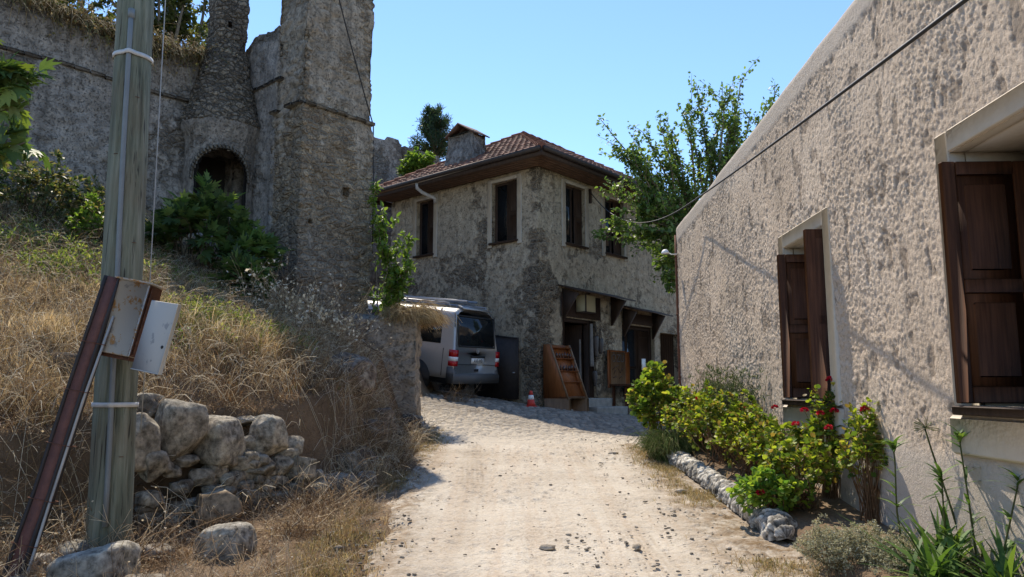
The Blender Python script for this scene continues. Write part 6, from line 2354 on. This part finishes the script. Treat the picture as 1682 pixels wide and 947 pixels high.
# slanted display rack
rk = thing('display_rack', 'orange brown slanted wooden shop rack with shelves, left of the shop door', 'rack', FR.p(.5, .4, 1.35))
zb, zt = 1.36, 2.68
ub, ue = .08, .88
dt, db = .18, .70          # depth at top and bottom
dep = lambda z: dt + (db - dt) * (zt - z) / (zt - zb)
for u in (ub, ue - .03):
    g = Geo()
    g.prism(np.array([FR.p(u, .08, zb + .05), FR.p(u, .08 + db, zb + .05), FR.p(u, .08 + dt, zt), FR.p(u, .08, zt)]), FR.U * .03)
    g.build('side_panel', 'orange_wood', rk)
    g = Geo()
    g.prism(np.array([FR.p(u - .004, .08 + db, zb + .02), FR.p(u - .004, .08 + db + .03, zb + .02), FR.p(u - .004, .08 + dt + .03, zt + .01), FR.p(u - .004, .08 + dt, zt + .01)]), FR.U * .042)
    g.build('edge_strip', 'board_wood', rk)
g = Geo()
g.prism(np.array([FR.p(ub + .03, .06 + db - .06, zb + .07), FR.p(ue - .03, .06 + db - .06, zb + .07), FR.p(ue - .03, .06 + dt - .06, zt), FR.p(ub + .03, .06 + dt - .06, zt)]), -FR.N * .02)
g.build('back_board', 'orange_wood', rk)
SHZ = (2.62, 2.36, 2.06, 1.80)
for z in SHZ:
    g = Geo()
    FR.box(g, ub + .03, ue - .03, .06 + dep(z) - .10, .08 + dep(z) + .06, z - .022, z, .004)
    g.build('shelf', 'orange_wood', rk)
g = Geo()
for u in (ub + .03, ue - .05):
    FR.box(g, u - .03, u + .05, .10, .08 + db + .05, zb - .32, zb + .05, .008)
FR.box(g, ub, ue, .10, .08 + db, zb + .05, zb + .09, .006)
g.build('foot_rail', 'board_wood', rk)
for z in (2.36, 2.06):
    for q_ in range(6):
        u = ub + .12 + q_ * .11 + random.uniform(-.012, .012)
        hgt = random.uniform(.10, .15)
        w_ = random.uniform(.02, .032)
        g = Geo()
        g.lathe(FR.p(u, .08 + dep(z) + .0, z), [(w_, 0), (w_, hgt * .7), (w_ * .6, hgt * .85), (w_ * .6, hgt)], 9)
        tag(g.build('jar', 'jar', None, True), 'small dark jar in the ' + ('upper' if z > 2.2 else 'lower') + ' row on the orange wooden rack', 'jar', 'jars on the upper rack shelf' if z > 2.2 else 'jars on the lower rack shelf')

# traffic cone
cn = thing('traffic_cone', 'small red traffic cone with a white band in front of the house corner', 'cone', (.42, 16.85, 1.3))
zc = float(g_base(.42, 16.85)) + .02
g = Geo()
g.lathe((.42, 16.85, zc), [(.10, .03), (.085, .10), (.07, .17)], 20)
g.lathe((.42, 16.85, zc), [(.052, .262), (.035, .34), (.025, .36)], 20)
g.build('cone_body', 'cone_red', cn, True)
g = Geo()
g.lathe((.42, 16.85, zc), [(.0715, .168), (.053, .264)], 20)
g.build('white_band', 'white_plastic', cn, True)
g = Geo()
g.box((.42, 16.85, zc + .016), (.27, .27, .032), None, .012)
g.build('base', 'cone_red', cn)

# signboard, table, steps
sb = thing('signboard', 'framed wooden board with carved lettering leaning on the wall right of the door', 'sign', FR.p(3.3, .12, 1.75))
SU0, SU1, SZ0, SZ1 = 2.78, 3.82, 1.76, 2.66
g = Geo(); FR.box(g, SU0 + .08, SU1 - .2, .14, .165, SZ0, SZ1 - .04, .004)
bd = g.build('board', 'board_wood', sb)
g = Geo()
for (a, b_, c_, d_) in ((SU0, SU0 + .08, SZ0 - .1, SZ1), (SU1 - .2, SU1, SZ0 - .1, SZ1 - .02), (SU0 + .08, SU1 - .2, SZ1 - .04, SZ1)):
    FR.box(g, a, b_, .12, .18, c_, d_, .006)
g.build('frame', 'orange_wood', sb)
text_obj('lettering', 'ÖZÜ', .30, 'old_wood', bd, FR.p((SU0 + SU1) / 2 - .06, .168, 2.44), FR.U, (0, 0, 1), .003)
g = Geo()
for (x0, z0_, x1, z1_) in ((.12, 2.14, .42, 2.26), (.18, 2.02, .3, 2.14), (.36, 2.2, .5, 2.05), (.5, 2.05, .62, 2.18), (.15, 1.92, .35, 1.95), (.45, 1.9, .6, 1.98)):
    g.tube([FR.p(SU0 + .06 + x0, .168, z0_), FR.p(SU0 + .06 + (x0 + x1) / 2, .168, (z0_ + z1_) / 2 + .02), FR.p(SU0 + .06 + x1, .168, z1_)], .011, 4)
g.build('worn_carving', 'old_wood', bd)
tb = thing('low_table', 'low dark reddish wooden table beneath the carved signboard', 'table', FR.p(3.4, .5, 1.4))
g = Geo(); FR.box(g, 2.75, 4.3, .2, .72, 1.70, 1.76, .008)
g.build('table_top', 'dark_wood', tb)
for u in (2.8, 4.18):
    for o in (.24, .62):
        g = Geo(); FR.box(g, u, u + .07, o, o + .07, .85, 1.70, .005)
        g.build('leg', 'dark_wood', tb)
g = Geo(); FR.box(g, 2.87, 4.18, .60, .63, 1.52, 1.70, .004)
g.build('apron', 'dark_wood', tb)
for (u0, u1, o0, o1, z0_, z1_, lab) in ((.92, 2.62, .02, .45, .5, 1.40, 'upper grey stone step at the shop door'), (1.2, 2.7, .0, .85, .5, 1.19, 'lower and longer grey stone step below the shop door')):
    pl_ = [FR.p(u0, o1, 0)[:2], FR.p(u1, o1 - .08, 0)[:2], FR.p(u1, o0, 0)[:2], FR.p(u0, o0, 0)[:2]]
    tag(block('door_step', pl_, z0_, z1_, .04, 'step_stone', None, .03, 3, seed=int(u0 * 10)), lab, 'step', 'steps at the shop door')
# lamp box under the canopy
lb = thing('sign_box', 'square cream sign box hanging under the door canopy', 'sign', FR.p(1.75, .3, 3.7))
g = Geo(); FR.box(g, 1.42, 1.86, .10, .40, 3.56, 3.98, .008)
g.build('panel', 'cream', lb)
g = Geo()
FR.box(g, 1.40, 1.88, .08, .42, 3.535, 3.558, .004)
FR.box(g, 1.40, 1.43, .39, .42, 3.56, 3.99, .003)
g.build('frame', 'old_wood', lb)
# goods hung at the right door jamb
for (u, z0_, z1_, w_, m_, lab) in ((2.02, 2.2, 3.30, .16, 'grey_cloth', 'long grey scarf hanging at the right door jamb'), (2.22, 2.45, 3.36, .2, 'leather', 'dark leather bag hanging highest beside the shop door'), (2.44, 2.55, 3.20, .22, 'leather', 'bulging dark bag hanging outermost right of the shop door'), (2.15, 1.7, 2.35, .18, 'leather', 'dark bag hanging lowest in the doorway'), (1.86, 1.9, 2.9, .10, 'grey_cloth', 'narrow grey cloth hanging deeper in the doorway')):
    o = .10 if u > 2 else -.15
    t_ = thing('hanging_bag' if m_ == 'leather' else 'hanging_scarf', lab, 'bag' if m_ == 'leather' else 'scarf', FR.p(u, o, z0_))
    n_ = 14
    rows = []
    for k_ in range(n_):
        f_ = k_ / (n_ - 1)
        z = z0_ + (z1_ - z0_) * f_ * (.6 if m_ == 'leather' else 1)
        ww = w_ * (.5 + .5 * math.sin(math.pi * min(1, .25 + .75 * (1 - f_)))) if m_ == 'leather' else w_ * (.9 - .3 * f_)
        rows.append([FR.p(u + math.cos(a) * ww / 2 * (1 + .12 * math.sin(a * 5 + f_ * 3)), o + math.sin(a) * ww * .28 + .05, z) for a in np.linspace(0, 2 * math.pi, 20, endpoint=False)])
    Vv = np.array(rows).reshape(-1, 3)
    i, j = np.meshgrid(np.arange(n_ - 1), np.arange(20), indexing='ij')
    q = np.stack([i * 20 + j, i * 20 + (j + 1) % 20, (i + 1) * 20 + (j + 1) % 20, (i + 1) * 20 + j], -1).reshape(-1, 4)
    Geo().add(Vv, [q, np.arange(20)[::-1].copy(), np.arange(20) + (n_ - 1) * 20]).build('pouch' if m_ == 'leather' else 'cloth', m_, t_, True)
    if m_ == 'leather':
        g = Geo()
        zt_ = z0_ + (z1_ - z0_) * .58
        g.tube([FR.p(u - w_ * .2, o + .05, zt_), FR.p(u - .02, o + .04, z1_), FR.p(u + .02, o + .04, z1_), FR.p(u + w_ * .2, o + .05, zt_)], .008, 5)
        g.build('strap', 'leather', t_)
